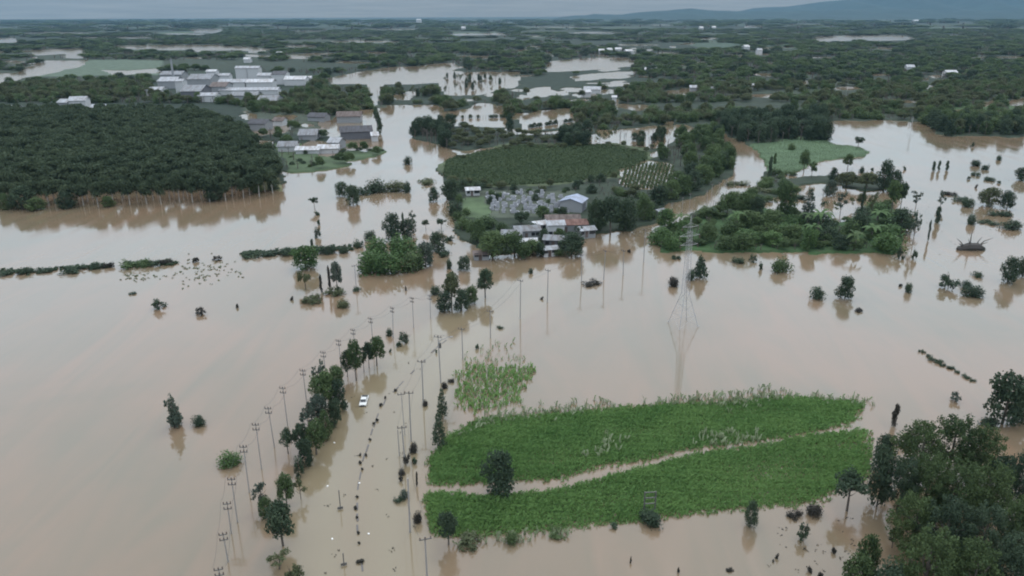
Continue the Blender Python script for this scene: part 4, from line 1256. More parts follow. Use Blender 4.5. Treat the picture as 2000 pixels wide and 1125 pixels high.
dk = src('tall dark tree behind the big green mound', 'big dark tree at the right of the village trees', 'dark tree right of the blue-roofed shed', 'dark round tree at the right shoulder of the green mound', 'dark tree overhanging the road just left of the white pickup')
gr = src('wide green tree at the lower left front of the village', 'green tree right of the wide one at the village front', 'lowest full tree of the dense roadside clump', 'far right tree of the dense roadside clump')
ol = src('tallest olive tree of the group at the bend', 'wide olive tree in the middle of the flooded orchard', 'olive tree right of the wide one in the flooded orchard')
bs = src('bush left of the village houses', 'wide green bush on the slope left of the grey yard', 'bush on the left bank of the village')
thin = src('thin grey tree off the right end of the green island', 'half-bare olive tree behind the right end of the green island', 'open pale tree, left one of the lower roadside group')

gx, gy = fill([(1512, 325), (1500, 352), (1468, 372), (1420, 392), (1380, 410), (1345, 424), (1360, 436), (1440, 412), (1500, 396), (1560, 380), (1530, 340)], 4.0, 18, keep=.75, land_only=False)
stand('verge_scrub', gx, gy, 3.0, 4.6, ol + bs, 'olive scrub on the verge right of the far road curve', 19, hv=.5)
gx, gy = fill([(1580, 350), (1740, 345), (1770, 400), (1640, 430), (1600, 420), (1590, 380)], 7.0, 23, keep=.35, land_only=False)
stand('flooded_thin_trees', gx, gy, 5.0, 3.4, thin + ol[:1], 'thin half-bare trees drowned in the flooded orchard', 24, z=0, hv=.4)
gx, gy = fill([(935, 378), (1110, 376), (1120, 424), (950, 432)], 4.6, 25, keep=.6)
stand('yard_scrub', gx, gy, 2.2, 3.0, bs + dk[:1], 'dark scrub growing between the grey blocks of the yard', 26, hv=.5)
gx, gy = fill([(868, 350), (1000, 368), (1110, 362), (1205, 348), (1295, 372), (1295, 394), (1150, 380), (1090, 374), (900, 378), (872, 372)], 4.2, 27, keep=.62)
stand('field_hedge', gx, gy, 2.6, 4.4, bs + ol + dk[:1], 'uneven hedge along the lower edge of the crop field behind the village', 28, hv=.55)
gx, gy = fill([(868, 330), (872, 308), (1000, 283), (1200, 281), (1290, 292), (1260, 302), (1190, 290), (1000, 292), (882, 316)], 5.0, 29, keep=.6)
stand('field_hedge', gx, gy, 2.2, 4.6, bs + ol, 'uneven hedge along the upper edge of the crop field behind the village', 30, hv=.55)
gx, gy = fill(LAND[4], 3.0, 33, keep=.8)
stand('island_scrub', gx, gy, 1.9, 4.2, bs + gr[:2], 'low green scrub covering the ground of the green island', 34, hv=.6)
gx, gy = fill([(555, 330), (560, 290), (640, 272), (755, 282), (750, 306), (640, 332)], 5.5, 35, keep=.35)
stand('lawn_scrub', gx, gy, 2.0, 3.6, bs + dk[:1], 'scattered scrub on the settlement lawn', 36, hv=.6)
G1 = Wave(21, 12, 0.008, 0.06)
gx, gy = fill([(1395, 272), (1400, 240), (1620, 232), (1620, 276), (1560, 276), (1480, 284)], 5.5, 3)
stand('field_edge_wood', gx, gy, 9.5, 8.0, dk, 'dark wood standing above the bright green field', 4)
gx, gy = fill([(1790, 238), (1850, 267), (2300, 262), (2300, 232), (1850, 240)], 5.5, 5)
stand('shore_wood', gx, gy, 9, 8, gr + dk[:2], 'green wood along the far right lake shore', 6)
gx, gy = fill([(796, 290), (806, 250), (870, 250), (1000, 262), (1160, 258), (1155, 288), (1000, 288), (870, 294)], 5.0, 7)
uu, vv = proj(gx, gy)
kd = (uu < 880) | (uu > 1090)
stand('channel_wood', gx[kd], gy[kd], 8, 7.5, dk, 'dark trees at both ends of the strip below the rectangular flooded plots', 8)
stand('channel_scrub', gx[~kd], gy[~kd], 3.6, 6.0, ol, 'low olive scrub between the dark trees below the flooded plots', 9)
gx, gy = fill([(862, 335), (880, 395), (900, 450), (940, 495), (1130, 490), (1135, 462), (1232, 452), (1282, 434), (1296, 402), (1270, 395), (1250, 430), (1140, 440), (960, 470), (915, 430), (905, 370)], 5.0, 10, keep=.55)
stand('village_scrub', gx, gy, 3.4, 5.0, bs, 'low green scrub round the edges of the village bank', 11)
gx, gy = fill([(1150, 375), (1290, 375), (1300, 400), (1270, 430), (1150, 400)], 5, 12, keep=.6)
stand('village_scrub', gx, gy, 3.2, 5.5, bs, 'low green scrub right of the blue-roofed shed', 13)
gx, gy = fill([(1255, 300), (1330, 268), (1400, 262), (1440, 300), (1430, 335), (1380, 335), (1330, 330), (1300, 330)], 5.2, 14, keep=.8)
stand('bend_wood', gx, gy, 7, 7, gr, 'green wood filling the ground inside the far road bend', 15)
gx, gy = fill([(495, 262), (520, 225), (700, 228), (770, 290), (740, 306), (640, 332), (540, 340)], 7.5, 16, keep=.5, gap=lambda x, y: G1(x * 3, y * 3) > -.1)
stand('settlement_trees', gx, gy, 5.5, 6.5, dk[:2] + gr[:2], 'scattered trees of the left settlement between houses and flooded plots', 17)

# the plain beyond: bands of woodland growing coarser with distance
G2 = Wave(31, 16, 0.004, 0.05)
NOFIELD = [FIELDS[7][0], [(296, 146), (596, 142), (600, 172), (540, 202), (400, 200), (296, 186)]]
def open_ground(th):
    def f(x, y):
        u, v = proj(x, y)
        k = G2(x * .6, y * 1.5) > th
        for p in NOFIELD: k &= ~inpoly(u, v, p)
        return k
    return f
BAND = [
    ('plain_woodland', [(-500, 205), (2500, 258), (1795, 236), (1622, 236), (1400, 244), (1300, 240), (1165, 256), (1140, 205), (850, 205), (450, 205), (-500, 205), (-500, 165), (2500, 165), (2500, 258)], 6.0, 6.0, 9, -1.3, 'woodland of the plain just beyond the floods'),
    ('plain_woodland', [(-500, 165), (-500, 118), (2500, 118), (2500, 165)], 9.5, 6.0, 14, -1.0, 'woodland of the plain in the middle distance'),
    ('plain_woodland', [(-500, 118), (-500, 82), (2500, 82), (2500, 118)], 16, 6, 26, -.85, 'woodland of the plain in the far distance'),
    ('plain_woodland', [(-500, 82), (-500, 58), (2500, 58), (2500, 82)], 36, 6, 56, -.7, 'woodland of the plain fading towards the horizon'),
    ('plain_woodland', [(-500, 58), (-500, 40), (2500, 40), (2500, 58)], 130, 14, 160, -.2, 'last dark woodland strips under the horizon'),
]
b0 = [(-420, 207), (-420, 165), (2420, 165), (2420, 260), (2000, 263), (1850, 265), (1795, 238), (1700, 233), (1622, 236), (1600, 232), (1400, 238), (1345, 240), (1296, 244), (1165, 254), (1140, 254), (1000, 254), (850, 250), (800, 240), (700, 228), (500, 225), (480, 212), (440, 204), (-420, 200)]
for i, (nm, poly, sp, h, w, th, lab) in enumerate(BAND):
    gx, gy = fill(b0 if i == 0 else poly, sp, 40 + i, gap=open_ground(th))
    rb = np.random.default_rng(90 + i)
    kk = np.ones(len(gx), bool)
    for fh in (.35, .7, 1.0):       # few trees right in front of open flooded plots
        q = CAMH / (CAMH - h * fh)
        kk &= land_mask(gx * q, gy * q) | (rb.random(len(gx)) < .16)
    stand(nm, gx[kk], gy[kk], h, w, dk + gr + ol + bs if i == 0 else dk + gr[:2], lab, 50 + i, hv=.45)

# drowned thin trees in the bright plots
gx, gy = fill([(760, 205), (985, 166), (1000, 150), (870, 150), (860, 180), (735, 185), (735, 212)], 9, 70, keep=.5, land_only=False)
stand('flooded_thin_trees', gx, gy, 7, 4, thin + dk[:1], 'thin drowned trees standing in the bright flooded plots', 71, z=0)
gx, gy = fill([(1160, 258), (1225, 256), (1230, 282), (1165, 284)], 6, 72, keep=.5, land_only=False)
stand('flooded_thin_trees', gx, gy, 8, 3.5, thin, 'thin drowned trees below the dark hedge left of the far road', 73, z=0)
gx, gy = fill([(1225, 268), (1300, 262), (1302, 284), (1232, 286)], 5, 74, keep=.8, land_only=False)
stand('flooded_thin_trees', gx, gy, 5, 5, dk, 'dark drowned hedge in the plot left of the far road', 75, z=0)
for k_, (pa, pb) in enumerate((((858, 232), (984, 230)), ((1036, 250), (1130, 236)))):
    t_ = np.linspace(0, 1, 26)
    a_, b_ = px(*pa), px(*pb)
    stand('plot_hedge', a_.x + (b_.x - a_.x) * t_, a_.y + (b_.y - a_.y) * t_, 2.6, 3.2, dk[:2], ('row of little trees across the left rectangular flooded plot', 'row of little trees across the right rectangular flooded plot')[k_], 80 + k_, z=0)

# ------------------------------------------------------------------ crops
def blades(name, gx, gy, per, h, w, spread, mat, label, cat, seed, z=0.0, hmul=None):
    r = np.random.default_rng(seed)
    n = len(gx)
    X = np.repeat(gx, per) + r.normal(0, .18, n * per)
    Y = np.repeat(gy, per) + r.normal(0, .18, n * per)
    H = h * r.uniform(.55, 1.2, n * per)
    if hmul is not None: H = H * np.repeat(hmul, per)
    a = r.uniform(0, 2 * np.pi, n * per)
    s = spread * r.uniform(.3, 1.2, n * per) * H / h
    wd = w * r.uniform(.6, 1.4, n * per) / 2
    px_, py_ = -np.sin(a) * wd, np.cos(a) * wd
    m = n * per
    V = np.zeros((m, 4, 3))
    V[:, 0] = np.stack([X - px_, Y - py_, np.full(m, z)], -1)
    V[:, 1] = np.stack([X + px_, Y + py_, np.full(m, z)], -1)
    V[:, 2] = np.stack([X + np.cos(a) * s * .5 + px_, Y + np.sin(a) * s * .5 + py_, z + H * .85], -1)
    V[:, 3] = np.stack([X + np.cos(a) * s * 1.3, Y + np.sin(a) * s * 1.3, z + H * r.uniform(.8, 1.05, m)], -1)
    t = .55 * r.random(m) + .45 * np.repeat(r.random(n), per)
    me = mesh_np(name, V.reshape(-1, 3), np.arange(4 * m).reshape(m, 4), M[mat], t)
    return tag(link(name, me), label, cat, kind='stuff')

UP = [(830, 948), (834, 900), (862, 854), (925, 816), (1050, 806), (1200, 797), (1330, 786), (1480, 772), (1560, 772), (1690, 784), (1702, 796), (1645, 826),
      (1500, 853), (1300, 886), (1150, 918), (1062, 949), (1030, 940), (940, 948)]
LO = [(822, 962), (900, 962), (940, 972), (1010, 967), (1060, 959), (1180, 929), (1350, 888), (1500, 859), (1690, 831), (1704, 860), (1692, 930), (1645, 955), (1580, 985),
      (1400, 999), (1260, 1014), (1110, 1033), (1000, 1040), (900, 1048), (850, 1046), (832, 1010)]
PA = [(884, 782), (908, 738), (955, 690), (1010, 686), (1056, 715), (1060, 750), (1020, 785), (960, 800), (900, 812)]
Wf = Wave(61, 16, 0.05, 0.5)
def soft_fill(poly, sp, seed, amp):
    u0 = np.array(poly)
    gx, gy = fill([(u0[:, 0].min() - 30, u0[:, 1].min() - 20), (u0[:, 0].max() + 30, u0[:, 1].min() - 20), (u0[:, 0].max() + 30, u0[:, 1].max() + 20), (u0[:, 0].min() - 30, u0[:, 1].max() + 20)], sp, seed, land_only=False, jitter=.5)
    u, v = proj(gx, gy)
    r = np.random.default_rng(seed)
    k = inpoly(u + amp * 1.6 * Wf(gx, gy) + r.normal(0, amp * .6, len(u)), v + amp * .75 * Wf(gy, gx) + r.normal(0, amp * .45, len(u)), poly)
    return gx[k], gy[k]
WH = Wave(63, 14, 0.08, 0.9)
def edge_fade(gx, gy, poly, ru, rv):
    u, v = proj(gx, gy)
    f = np.zeros(len(gx))
    for k_ in range(10):
        a_ = 6.283 * k_ / 10
        for q_ in (.45, 1.0):
            f += inpoly(u + ru * q_ * math.cos(a_), v + rv * q_ * math.sin(a_), poly)
    return f / 20
def cane(poly, seed, amp, label):
    gx, gy = soft_fill(poly, .34, seed, amp)
    f = edge_fade(gx, gy, poly, 30, 17)
    r = np.random.default_rng(seed + 5)
    hole = np.clip((WH(gx * .9 + 9, gy * 1.9) - 1.5) * .9, 0, .5)           # drowned, thinned spots
    k = r.random(len(gx)) < np.clip((f - .14) * 1.9 + .22 * Wf(gx * 2, gy * 2), .05, 1) - hole
    gx, gy, f = gx[k], gy[k], f[k]
    rows = .12 * np.sin(gx * .25 + gy * 4.2)
    blades('cane_field', gx, gy, 7, .6, .12, .42, 'cane', label, 'crop', seed + 1, hmul=(.35 + .65 * f) * (1 + .2 * WH(gx, gy * 2.5) + rows))
cane(UP, 101, 7, 'bright green cane field above the flooded path')
cane(LO, 103, 6, 'bright green cane field below the flooded path')
gx, gy = soft_fill(PA, .9, 105, 9)
k = Wf(gx * 1.1 + gy * .6, gy * 3.0) > .1
blades('reed_patch', gx[k], gy[k], 4, .9, .2, .5, 'cane', 'sparse drowned green patch above the cane field', 'crop', 106)
gx, gy = soft_fill(PA, 1.5, 107, 16)
blades('reed_patch', gx, gy, 3, .9, .13, .4, 'reed', 'pale thin reeds round the sparse green patch', 'reeds', 108)
# pale straggling stems along the drowned cane edges
for j, (poly, lab) in enumerate(((([(890, 850), (940, 812), (1060, 796), (1200, 785), (1200, 800), (1050, 812), (930, 830), (880, 866)]), 'pale drowned stems along the upper left cane edge'),
                                 (([(1190, 800), (1320, 772), (1420, 760), (1500, 752), (1560, 764), (1480, 780), (1330, 790)]), 'pale drowned stems along the upper middle cane edge'),
                                 (([(1560, 765), (1700, 775), (1715, 792), (1650, 792), (1560, 775)]), 'pale drowned stems at the upper right cane tip'),
                                 (([(1340, 880), (1360, 850), (1450, 838), (1480, 850), (1400, 868)]), 'pale stems inside the cane above the flooded path'),
                                 (([(1110, 890), (1160, 865), (1210, 862), (1200, 880)]), 'pale stems in the middle of the upper cane field'),
                                 (([(900, 1050), (1100, 1030), (1130, 1045), (1000, 1060), (900, 1066)]), 'grey drowned stems below the lower left cane edge'))):
    gx, gy = soft_fill(poly, 1.0, 110 + j, 8)
    blades('drowned_stems', gx, gy, 4, 1.3 if j in (3, 4) else 1.0, .17, .5, 'reed', lab, 'reeds', 120 + j)
# crop field beyond the village and the bright field
gx, gy = fill([(866, 345), (872, 312), (1000, 286), (1190, 284), (1262, 300), (1262, 315), (1205, 345), (1110, 358), (1000, 364), (900, 366)], .8, 130)
blades('crop_field', gx, gy, 4, .9, .5, .8, 'crop', 'olive green crop field behind the village', 'crop', 131, z=.3)
gx, gy = fill(FIELDS[0][0], .7, 132)
blades('grass_field', gx, gy, 3, .3, .22, .3, 'meadow', 'bright smooth green field beside the far lake', 'grass', 133, z=.35)
# rows of plants standing in the bright plot beside the village field
a_, b_ = px(1212, 368), px(1312, 326)
rx, ry = [], []
for i in range(15):
    for t in np.linspace(0, 1, 26):
        q = px(1212 + i * 7.4 + 14 * t, 368 - 46 * t)
        rx.append(q.x); ry.append(q.y)
rx, ry = np.array(rx), np.array(ry)
u, v = proj(rx, ry)
k = inpoly(u, v, WATER[23])
blades('flooded_crop_rows', rx[k], ry[k], 7, 1.3, .5, .7, 'crop', 'rows of drowned plants in the bright plot beside the village field', 'crop', 134)
# scattered weed in the gap of the left hedge line
r = np.random.default_rng(140)
pts = [px(r.normal(400, 36), r.normal(532, 13)) for i in range(90)] + [px(r.normal(275, 22), r.normal(543, 5)) for i in range(30)]
blades('floating_weed', np.array([p.x for p in pts]), np.array([p.y for p in pts]), 4, .25, .3, .35, 'crop', 'scattered drowned weed below the gap in the left hedge line', 'weed', 141)

r = np.random.default_rng(145)
hx = np.concatenate([r.uniform(0, 215, 150), r.uniform(245, 345, 110), r.uniform(470, 700, 190)])
hv_ = np.interp(hx, [0, 60, 200, 345, 480, 590, 700], [531, 530, 520, 513, 496, 490, 484]) + r.normal(0, 2.2, len(hx))
hp = [px(a_, b_) for a_, b_ in zip(hx, hv_)]
blades('hedge_weed', np.array([p.x for p in hp]), np.array([p.y for p in hp]), 12, .5, .35, .5, 'leaf_dark', 'low dark weed running between the shrubs of the left hedge line', 'weed', 146)
r = np.random.default_rng(150)
dp = []
for i in range(80):
    q = r.random()
    if q < .35: dp.append(px(r.uniform(600, 830), r.uniform(700, 1120)))
    elif q < .7: dp.append(px(r.uniform(1780, 2000), r.uniform(330, 600)))
    else: dp.append(px(r.uniform(1500, 1720), r.uniform(1010, 1125)))
blades('floating_debris', np.array([p.x for p in dp]), np.array([p.y for p in dp]), 4, .12, .14, .2, 'leaf_brown', 'tiny scattered debris floating on the brown water', 'debris', 151)

# ------------------------------------------------------------------ poles
def pole_meshes():
    p = MB().tube([(0, 0, -.06), (0, 0, 1)], [.11, .075], 8).mesh('pole', M['concrete'])
    arm = MB().box((0, 0, 0), (2.1, .10, .10)).mesh('crossarm', M['dark_steel'])
    ins = MB().tube([(0, 0, 0), (0, 0, .12), (0, 0, .2), (0, 0, .3)], [.04, .09, .06, .05], 6).mesh('insulator', M['insulator'])
    return p, arm, ins
PM, AM, IM = pole_meshes()
lamp_arm = MB().tube([(0, 0, 0), (.7, 0, .25), (1.9, 0, .5), (2.3, 0, .5)], [.08, .07, .06, .06], 6).box((2.5, 0, .47), (.7, .26, .14)).mesh('lamp_arm', M['concrete'])
trafo = MB().tube([(0, 0, -.5), (0, 0, .5)], .32, 8).mesh('transformer', M['dark_steel'])

def pole(u, v, vt, label, group, rz, arms=2, armlen=1.0, lamp=None, drop=.9, thick=1.0, name='utility_pole'):
    p, h, _ = size_at(u, v, vt, 1)
    e = tag(empty(name, (p.x, p.y, -.3), rz), label, 'pole', group)
    e.rotation_euler = (prng.uniform(-.03, .03), prng.uniform(-.03, .03), rz)
    h += .3
    link('pole', PM, e, scale=(thick, thick, h))
    for i in range(arms):
        z = h - .25 - i * drop
        link('crossarm', AM, e, (0, .17 * thick, z), scale=(armlen, 1, 1))
        for x in (-.9, 0, .9):
            link('insulator', IM, e, (x * armlen, .17 * thick, z + .07))
    if lamp is not None:
        link('lamp_arm', lamp_arm, e, (0, 0, h - 1.2), (0, 0, lamp))
    return e, Vector((p.x, p.y, h - .3))

ROWA = [(841, 621, 576), (808, 640, 581), (768, 661, 600), (730, 682, 620), (695, 704, 643), (667, 728, 664), (639, 754, 686), (600, 795, 720),
        (562, 832, 755), (536, 873, 792), (511, 916, 826), (487, 962, 868), (464, 1020, 929), (452, 1042, 977), (446, 1098, 1037), (440, 1180, 1104)]
ORD = ['farthest', 'second', 'third', 'fourth', 'fifth', 'sixth', 'seventh', 'eighth', 'ninth', 'tenth', 'eleventh', 'twelfth', 'thirteenth', 'fourteenth', 'fifteenth', 'nearest']
topsA = []
for i, (u, v, vt) in enumerate(ROWA):
    a, b = ROWA[max(i - 1, 0)], ROWA[min(i + 1, len(ROWA) - 1)]
    d = px(a[0], a[1]) - px(b[0], b[1])
    lab = ('%s pole of the row left of the roadside trees' % ORD[i]) if i in (0, 15) else '%s pole from the far end of the row left of the roadside trees' % ORD[i]
    e, t = pole(u, v, vt, lab, 'poles left of the roadside trees', math.atan2(d.y, d.x) + math.pi / 2, 2, .5, thick=.8, drop=.8)
    topsA.append(t)
ROWB = [(1257, 512, 447, 1, None), (1217, 537, 488, 1, None), (1179, 546, 489, 1, None), (1136, 551, 496, 1, None), (1069, 590, 526, 1, None), (1016, 622, 545, 1, None),
        (958, 660, 606, 1, None), (904, 702, 641, 1, None), (861, 748, 655, 1, 0.0), (827, 792, 702, 1, None), (803, 862, 762, 1, None), (791, 905, 830, 1, None), (801, 1040, 936, 0, None), (836, 1165, 1045, 1, None)]
ORDB = ['farthest pole', 'second pole from the far end', 'third pole from the far end', 'fourth pole from the far end', 'fifth pole from the far end', 'sixth pole from the far end', 'seventh pole from the far end',
        'eighth pole from the far end', 'pole with a slanting arm', 'tall pole just below the one with an arm', 'tall bare pole left of the feathery trees', 'pole rising from the brown shrubs', 'armless pole by the field path mouth', 'nearest pole at the bottom edge']
topsB = []
for i, (u, v, vt, arms, lamp) in enumerate(ROWB):
    a, b = ROWB[max(i - 1, 0)], ROWB[min(i + 1, len(ROWB) - 1)]
    d = px(a[0], a[1]) - px(b[0], b[1])
    rz = math.atan2(d.y, d.x) + math.pi / 2
    e, t = pole(u, v, vt, ORDB[i] + ' right of the flooded road', 'poles right of the flooded road', rz, arms, .7, None if lamp is None else -rz + .35, thick=1.1)
    if i == 8:
        link('transformer', trafo, e, (.0, -.5, (t.z + .3) - 2.2))
    topsB.append(t)
# slimmer poles beside the row, the lone pole and the road's small posts
pole(780, 890, 838, 'faint slim pole left of the one rising from the brown shrubs', None, .2, 0, thick=.6)
pole(791, 850, 768, 'faint slim pole just left of the tall bare pole', None, .2, 1, .6, thick=.6)
pole(696, 567, 518, 'lone pole at the left of the green mound with weed round its foot', None, .6, 1, .7, thick=.9)
for i, (u, v, vt) in enumerate(((1330, 430, 386), (1346, 420, 378), (1380, 412, 372), (1388, 404, 360), (1402, 400, 356), (1418, 392, 350), (1432, 384, 342), (1310, 436, 396))):
    pole(u, v, vt, 'slim pole in the far flooded road, %s counted from the village side' % ('first second third fourth fifth sixth seventh eighth'.split()[(i + 1) % 8]), 'slim poles in the far flooded road', .7, 1, .6, thick=.7)
post = MB().tube([(0, 0, -.1), (0, 0, 1)], .07, 6).mesh('post', M['dark_steel'])
plate = MB().box((0, 0, 0), (.7, .06, .7)).mesh('sign_plate', M['dark_steel'])
for i, (u, v, vt, lab) in enumerate(((665, 994, 957, 'thin leaning road post in the left lane, upper of two'), (672, 1104, 1080, 'thin road post in the left lane, lower of two'))):
    p, h, _ = size_at(u, v, vt, 1)
    e = tag(empty('road_post', (p.x, p.y, 0), 0), lab, 'post', 'road posts')
    link('post', post, e, scale=(1, 1, h))
    link('sign_plate', plate, e, (.0, -.1, .25), (0, 0, .3), (1.1, 1, .5))
# cables
def cable(tops, off, label, sag=.7):
    mb = MB()
    for a, b in zip(tops[:-1], tops[1:]):
        d = (b - a); n_ = Vector((-d.y, d.x, 0)).normalized() * off
        pts = [a + n_ + d * t + Vector((0, 0, .05 - sag * 4 * t * (1 - t))) for t in np.linspace(0, 1, 7)]
        mb.tube(pts, .018, 3, cap=False)
    tag(link('power_cable', mb.mesh('power_cable', M['cable'])), label, 'cable', 'cables between the poles')
for o_, s_ in ((-.75, 'left'), (.75, 'right')):
    cable(topsA, o_, '%s thin cable strung along the poles left of the roadside trees' % s_)
    cable(topsB, o_, '%s thin cable strung along the poles right of the flooded road' % s_)

# ------------------------------------------------------------------ transmission pylon
p, h, _ = size_at(1334, 634, 420, 1)
py = tag(empty('pylon', (p.x, p.y, 0), .35), 'pale steel lattice pylon standing in the water right of the bend', 'pylon')
bw, waist, zw = 2.6, .62, h * .30
for sx in (-1, 1):
    for sy in (-1, 1):
        link('leg', MB().tube([(sx * bw, sy * bw, -1), (sx * waist, sy * waist, zw), (sx * .38, sy * .38, h * .86), (0, 0, h)], [.06, .05, .035, .025], 5).mesh('leg', M['steel']), py)
lat = MB()
def half(z):
    return bw + (waist - bw) * z / zw if z < zw else waist + (.38 - waist) * (z - zw) / (h * .86 - zw)
zs = list(np.linspace(0.2, zw, 4)) + list(np.linspace(zw, h * .86, 15))[1:]
for z0, z1 in zip(zs[:-1], zs[1:]):
    a0, a1 = half(z0), half(z1)
    c0 = [(-a0, -a0, z0), (a0, -a0, z0), (a0, a0, z0), (-a0, a0, z0)]
    c1 = [(-a1, -a1, z1), (a1, -a1, z1), (a1, a1, z1), (-a1, a1, z1)]
    for i in range(4):
        j = (i + 1) % 4
        lat.tube([c0[i], c1[j]], .02, 3).tube([c0[j], c1[i]], .02, 3).tube([c1[i], c1[j]], .02, 3)
tag(link('lattice', lat.mesh('lattice', M['steel']), py), kind='stuff')
for z, L_ in ((h * .74, 2.2), (h * .82, 2.5), (h * .90, 2.0)):
    ar = MB()
    for s in (-1, 1):
        ar.tube([(0, .3, z), (s * L_, 0, z + .1)], .03, 4).tube([(0, -.3, z), (s * L_, 0, z + .1)], .03, 4).tube([(0, 0, z + .9), (s * L_, 0, z + .1)], .03, 4)
        link('insulator', IM, py, (s * L_, 0, z - .8), scale=(1.2, 1.2, 3))
    link('cross_arm', ar.mesh('cross_arm', M['steel']), py)
# far pylon in the right lake
p2, h2, _ = size_at(1778, 262, 225, 1)
fp = tag(empty('pylon', (p2.x, p2.y, 0), .35, (.55, .55, h2 / h)), 'small far pylon on the shore at the top of the right lake', 'pylon')
for c in list(py.children):
    q = c.copy(); q.parent = fp; col.objects.link(q)

# ------------------------------------------------------------------ steel frame in the cane
p, h, w = size_at(1268, 1000, 960, 22)
fr = tag(empty('steel_frame', (p.x, p.y, 0), .1), 'dark open steel frame on two posts in the lower cane field', 'frame')
for s in (-1, 1):
    link('post', MB().box((s * w / 2, 0, h / 2 - .3), (.16, .16, h + .6)).mesh('post', M['dark_steel']), fr)
for k_ in (.42, .7, .97):
    link('crossbar', MB().box((0, 0, h * k_), (w - .17, .12, .12)).mesh('crossbar', M['dark_steel']), fr)

# ------------------------------------------------------------------ white pickup in the flooded road
c0, c1 = px(700, 830), px(728, 730)
p = px(711, 785)
rz = math.atan2(c0.y - c1.y, c0.x - c1.x)                      # nose towards the camera
car = tag(empty('pickup_truck', (p.x, p.y, -.28), rz, (.68, .68, .68)), 'white pickup truck driving through the flooded road', 'car')
def bev(o, w=.06):
    m_ = o.modifiers.new('bevel', 'BEVEL'); m_.width = w; m_.segments = 3
    return o
body = MB().prism([(-2.6, .42), (2.45, .42), (2.6, .55), (2.58, .92), (2.4, 1.02), (1.25, 1.10), (-.75, 1.12), (-2.6, 1.10)], -.92, .92).mesh('body', M['car_white'])
bev(link('body', body, car))
cab = MB().box((.32, 0, 1.44), (2.15, 1.68, .66), top=(.62, .84)).mesh('cab', M['car_white'])
cb = bev(link('cab', cab, car), .08)
link('windscreen', MB().prism([(1.37, 1.16), (1.41, 1.16), (1.045, 1.72), (1.005, 1.72)], -.68, .68).mesh('windscreen', M['glass']), car)
for s in (-1, 1):
    link('side_window', MB().prism([(-.6, 1.17), (1.18, 1.17), (.9, 1.68), (-.3, 1.68)], s * .77 - .025, s * .77 + .025).mesh('side_window', M['glass']), car, rot=(0, 0, 0))
link('rear_window', MB().prism([(-.78, 1.2), (-.74, 1.2), (-.42, 1.68), (-.46, 1.68)], -.62, .62).mesh('rear_window', M['glass']), car)
link('load_bed', MB().box((-1.72, 0, 1.13), (1.62, 1.56, .06)).mesh('load_bed', M['car_dark']), car)
link('grille', MB().box((2.6, 0, .76), (.06, 1.0, .2)).mesh('grille', M['car_dark']), car)
link('bumper', MB().box((2.62, 0, .52), (.14, 1.8, .2)).mesh('bumper', M['car_dark']), car)
for s in (-1, 1):
    link('headlight', MB().box((2.56, s * .72, .82), (.1, .36, .17)).mesh('headlight', M['lamp_glass']), car)
    link('mirror', MB().box((1.05, s * 1.02, 1.2), (.12, .2, .16)).mesh('mirror', M['car_dark']), car)
    for x in (-1.65, 1.65):
        wh = link('wheel', MB().tube([(x, s * .72, .38), (x, s * .94, .38)], .38, 16).mesh('wheel', M['car_dark']), car)
        link('rim', MB().tube([(x, s * .93, .38), (x, s * .955, .38)], .22, 12).mesh('rim', M['steel']), wh)

# ------------------------------------------------------------------ road median: low kerb blocks and the rubbish caught on them
MED = [(872, 664), (850, 682), (828, 704), (800, 732), (772, 762), (752, 782), (738, 812), (728, 838), (719, 868), (709, 900), (702, 935), (697, 970), (697, 1005), (700, 1045), (704, 1090), (710, 1140)]
pts = [px(u, v) for u, v in MED]
seg = [(b - a).length for a, b in zip(pts[:-1], pts[1:])]
S = sum(seg)
cum = np.concatenate([[0], np.cumsum(seg)])
med = tag(empty('road_median', (pts[0].x, pts[0].y, 0)), 'broken line of low kerb blocks along the middle of the flooded road', 'median')
kb = MB().box((0, 0, 0), (2.2, .30, .30), top=(.96, .7)).mesh('kerb_block', M['kerb'])
s_ = 1.0
mr_ = random.Random(3)
while s_ < S - 1:
    q = np.array([np.interp(s_, cum, [p_[i] for p_ in pts]) for i in range(2)])
    q2 = np.array([np.interp(s_ + .8, cum, [p_[i] for p_ in pts]) for i in range(2)])
    if mr_.random() < .72:
        link('kerb_block', kb, med, (q[0] - pts[0].x + mr_.uniform(-.08, .08), q[1] - pts[0].y, mr_.uniform(-.13, -.06)), (0, 0, math.atan2(q2[1] - q[1], q2[0] - q[0])), (mr_.uniform(.8, 1.05), 1, 1))
    s_ += 2.6
TW = ['right of the white pickup', 'left of the close pair below the pickup', 'right of the close pair below the pickup', 'above the middle pair', 'right of the middle pair', 'left of the middle pair', 'just under the middle pair',
      'above the upper road post foot', 'level with the upper road post foot', 'lowest but two', 'lowest and widest', 'farthest one', 'between the farthest one and the pickup', 'just above the white scrap', 'below the upper road post foot', 'above the lowest wide one']
for i, (u, v, w) in enumerate(((743, 792, 12), (730, 829, 10), (738, 822, 9), (722, 860, 9), (714, 890, 9), (704, 890, 8), (705, 905, 10), (697, 972, 9), (696, 994, 12), (700, 1042, 9), (702, 1100, 22), (772, 764, 8), (752, 778, 7), (707, 918, 8), (698, 1012, 7), (701, 1062, 8))):
    P('median_tuft', 'tuft_%d' % (i % 2), u, v, v - 7, w, 'small dark tuft caught on the road median, %s' % TW[i], 'tuft', 'tufts along the road median', leaf='leaf_brown')
fl = MB().box((0, 0, .03), (.3, .22, .2), top=(.8, .8)).mesh('float', M['foam'])
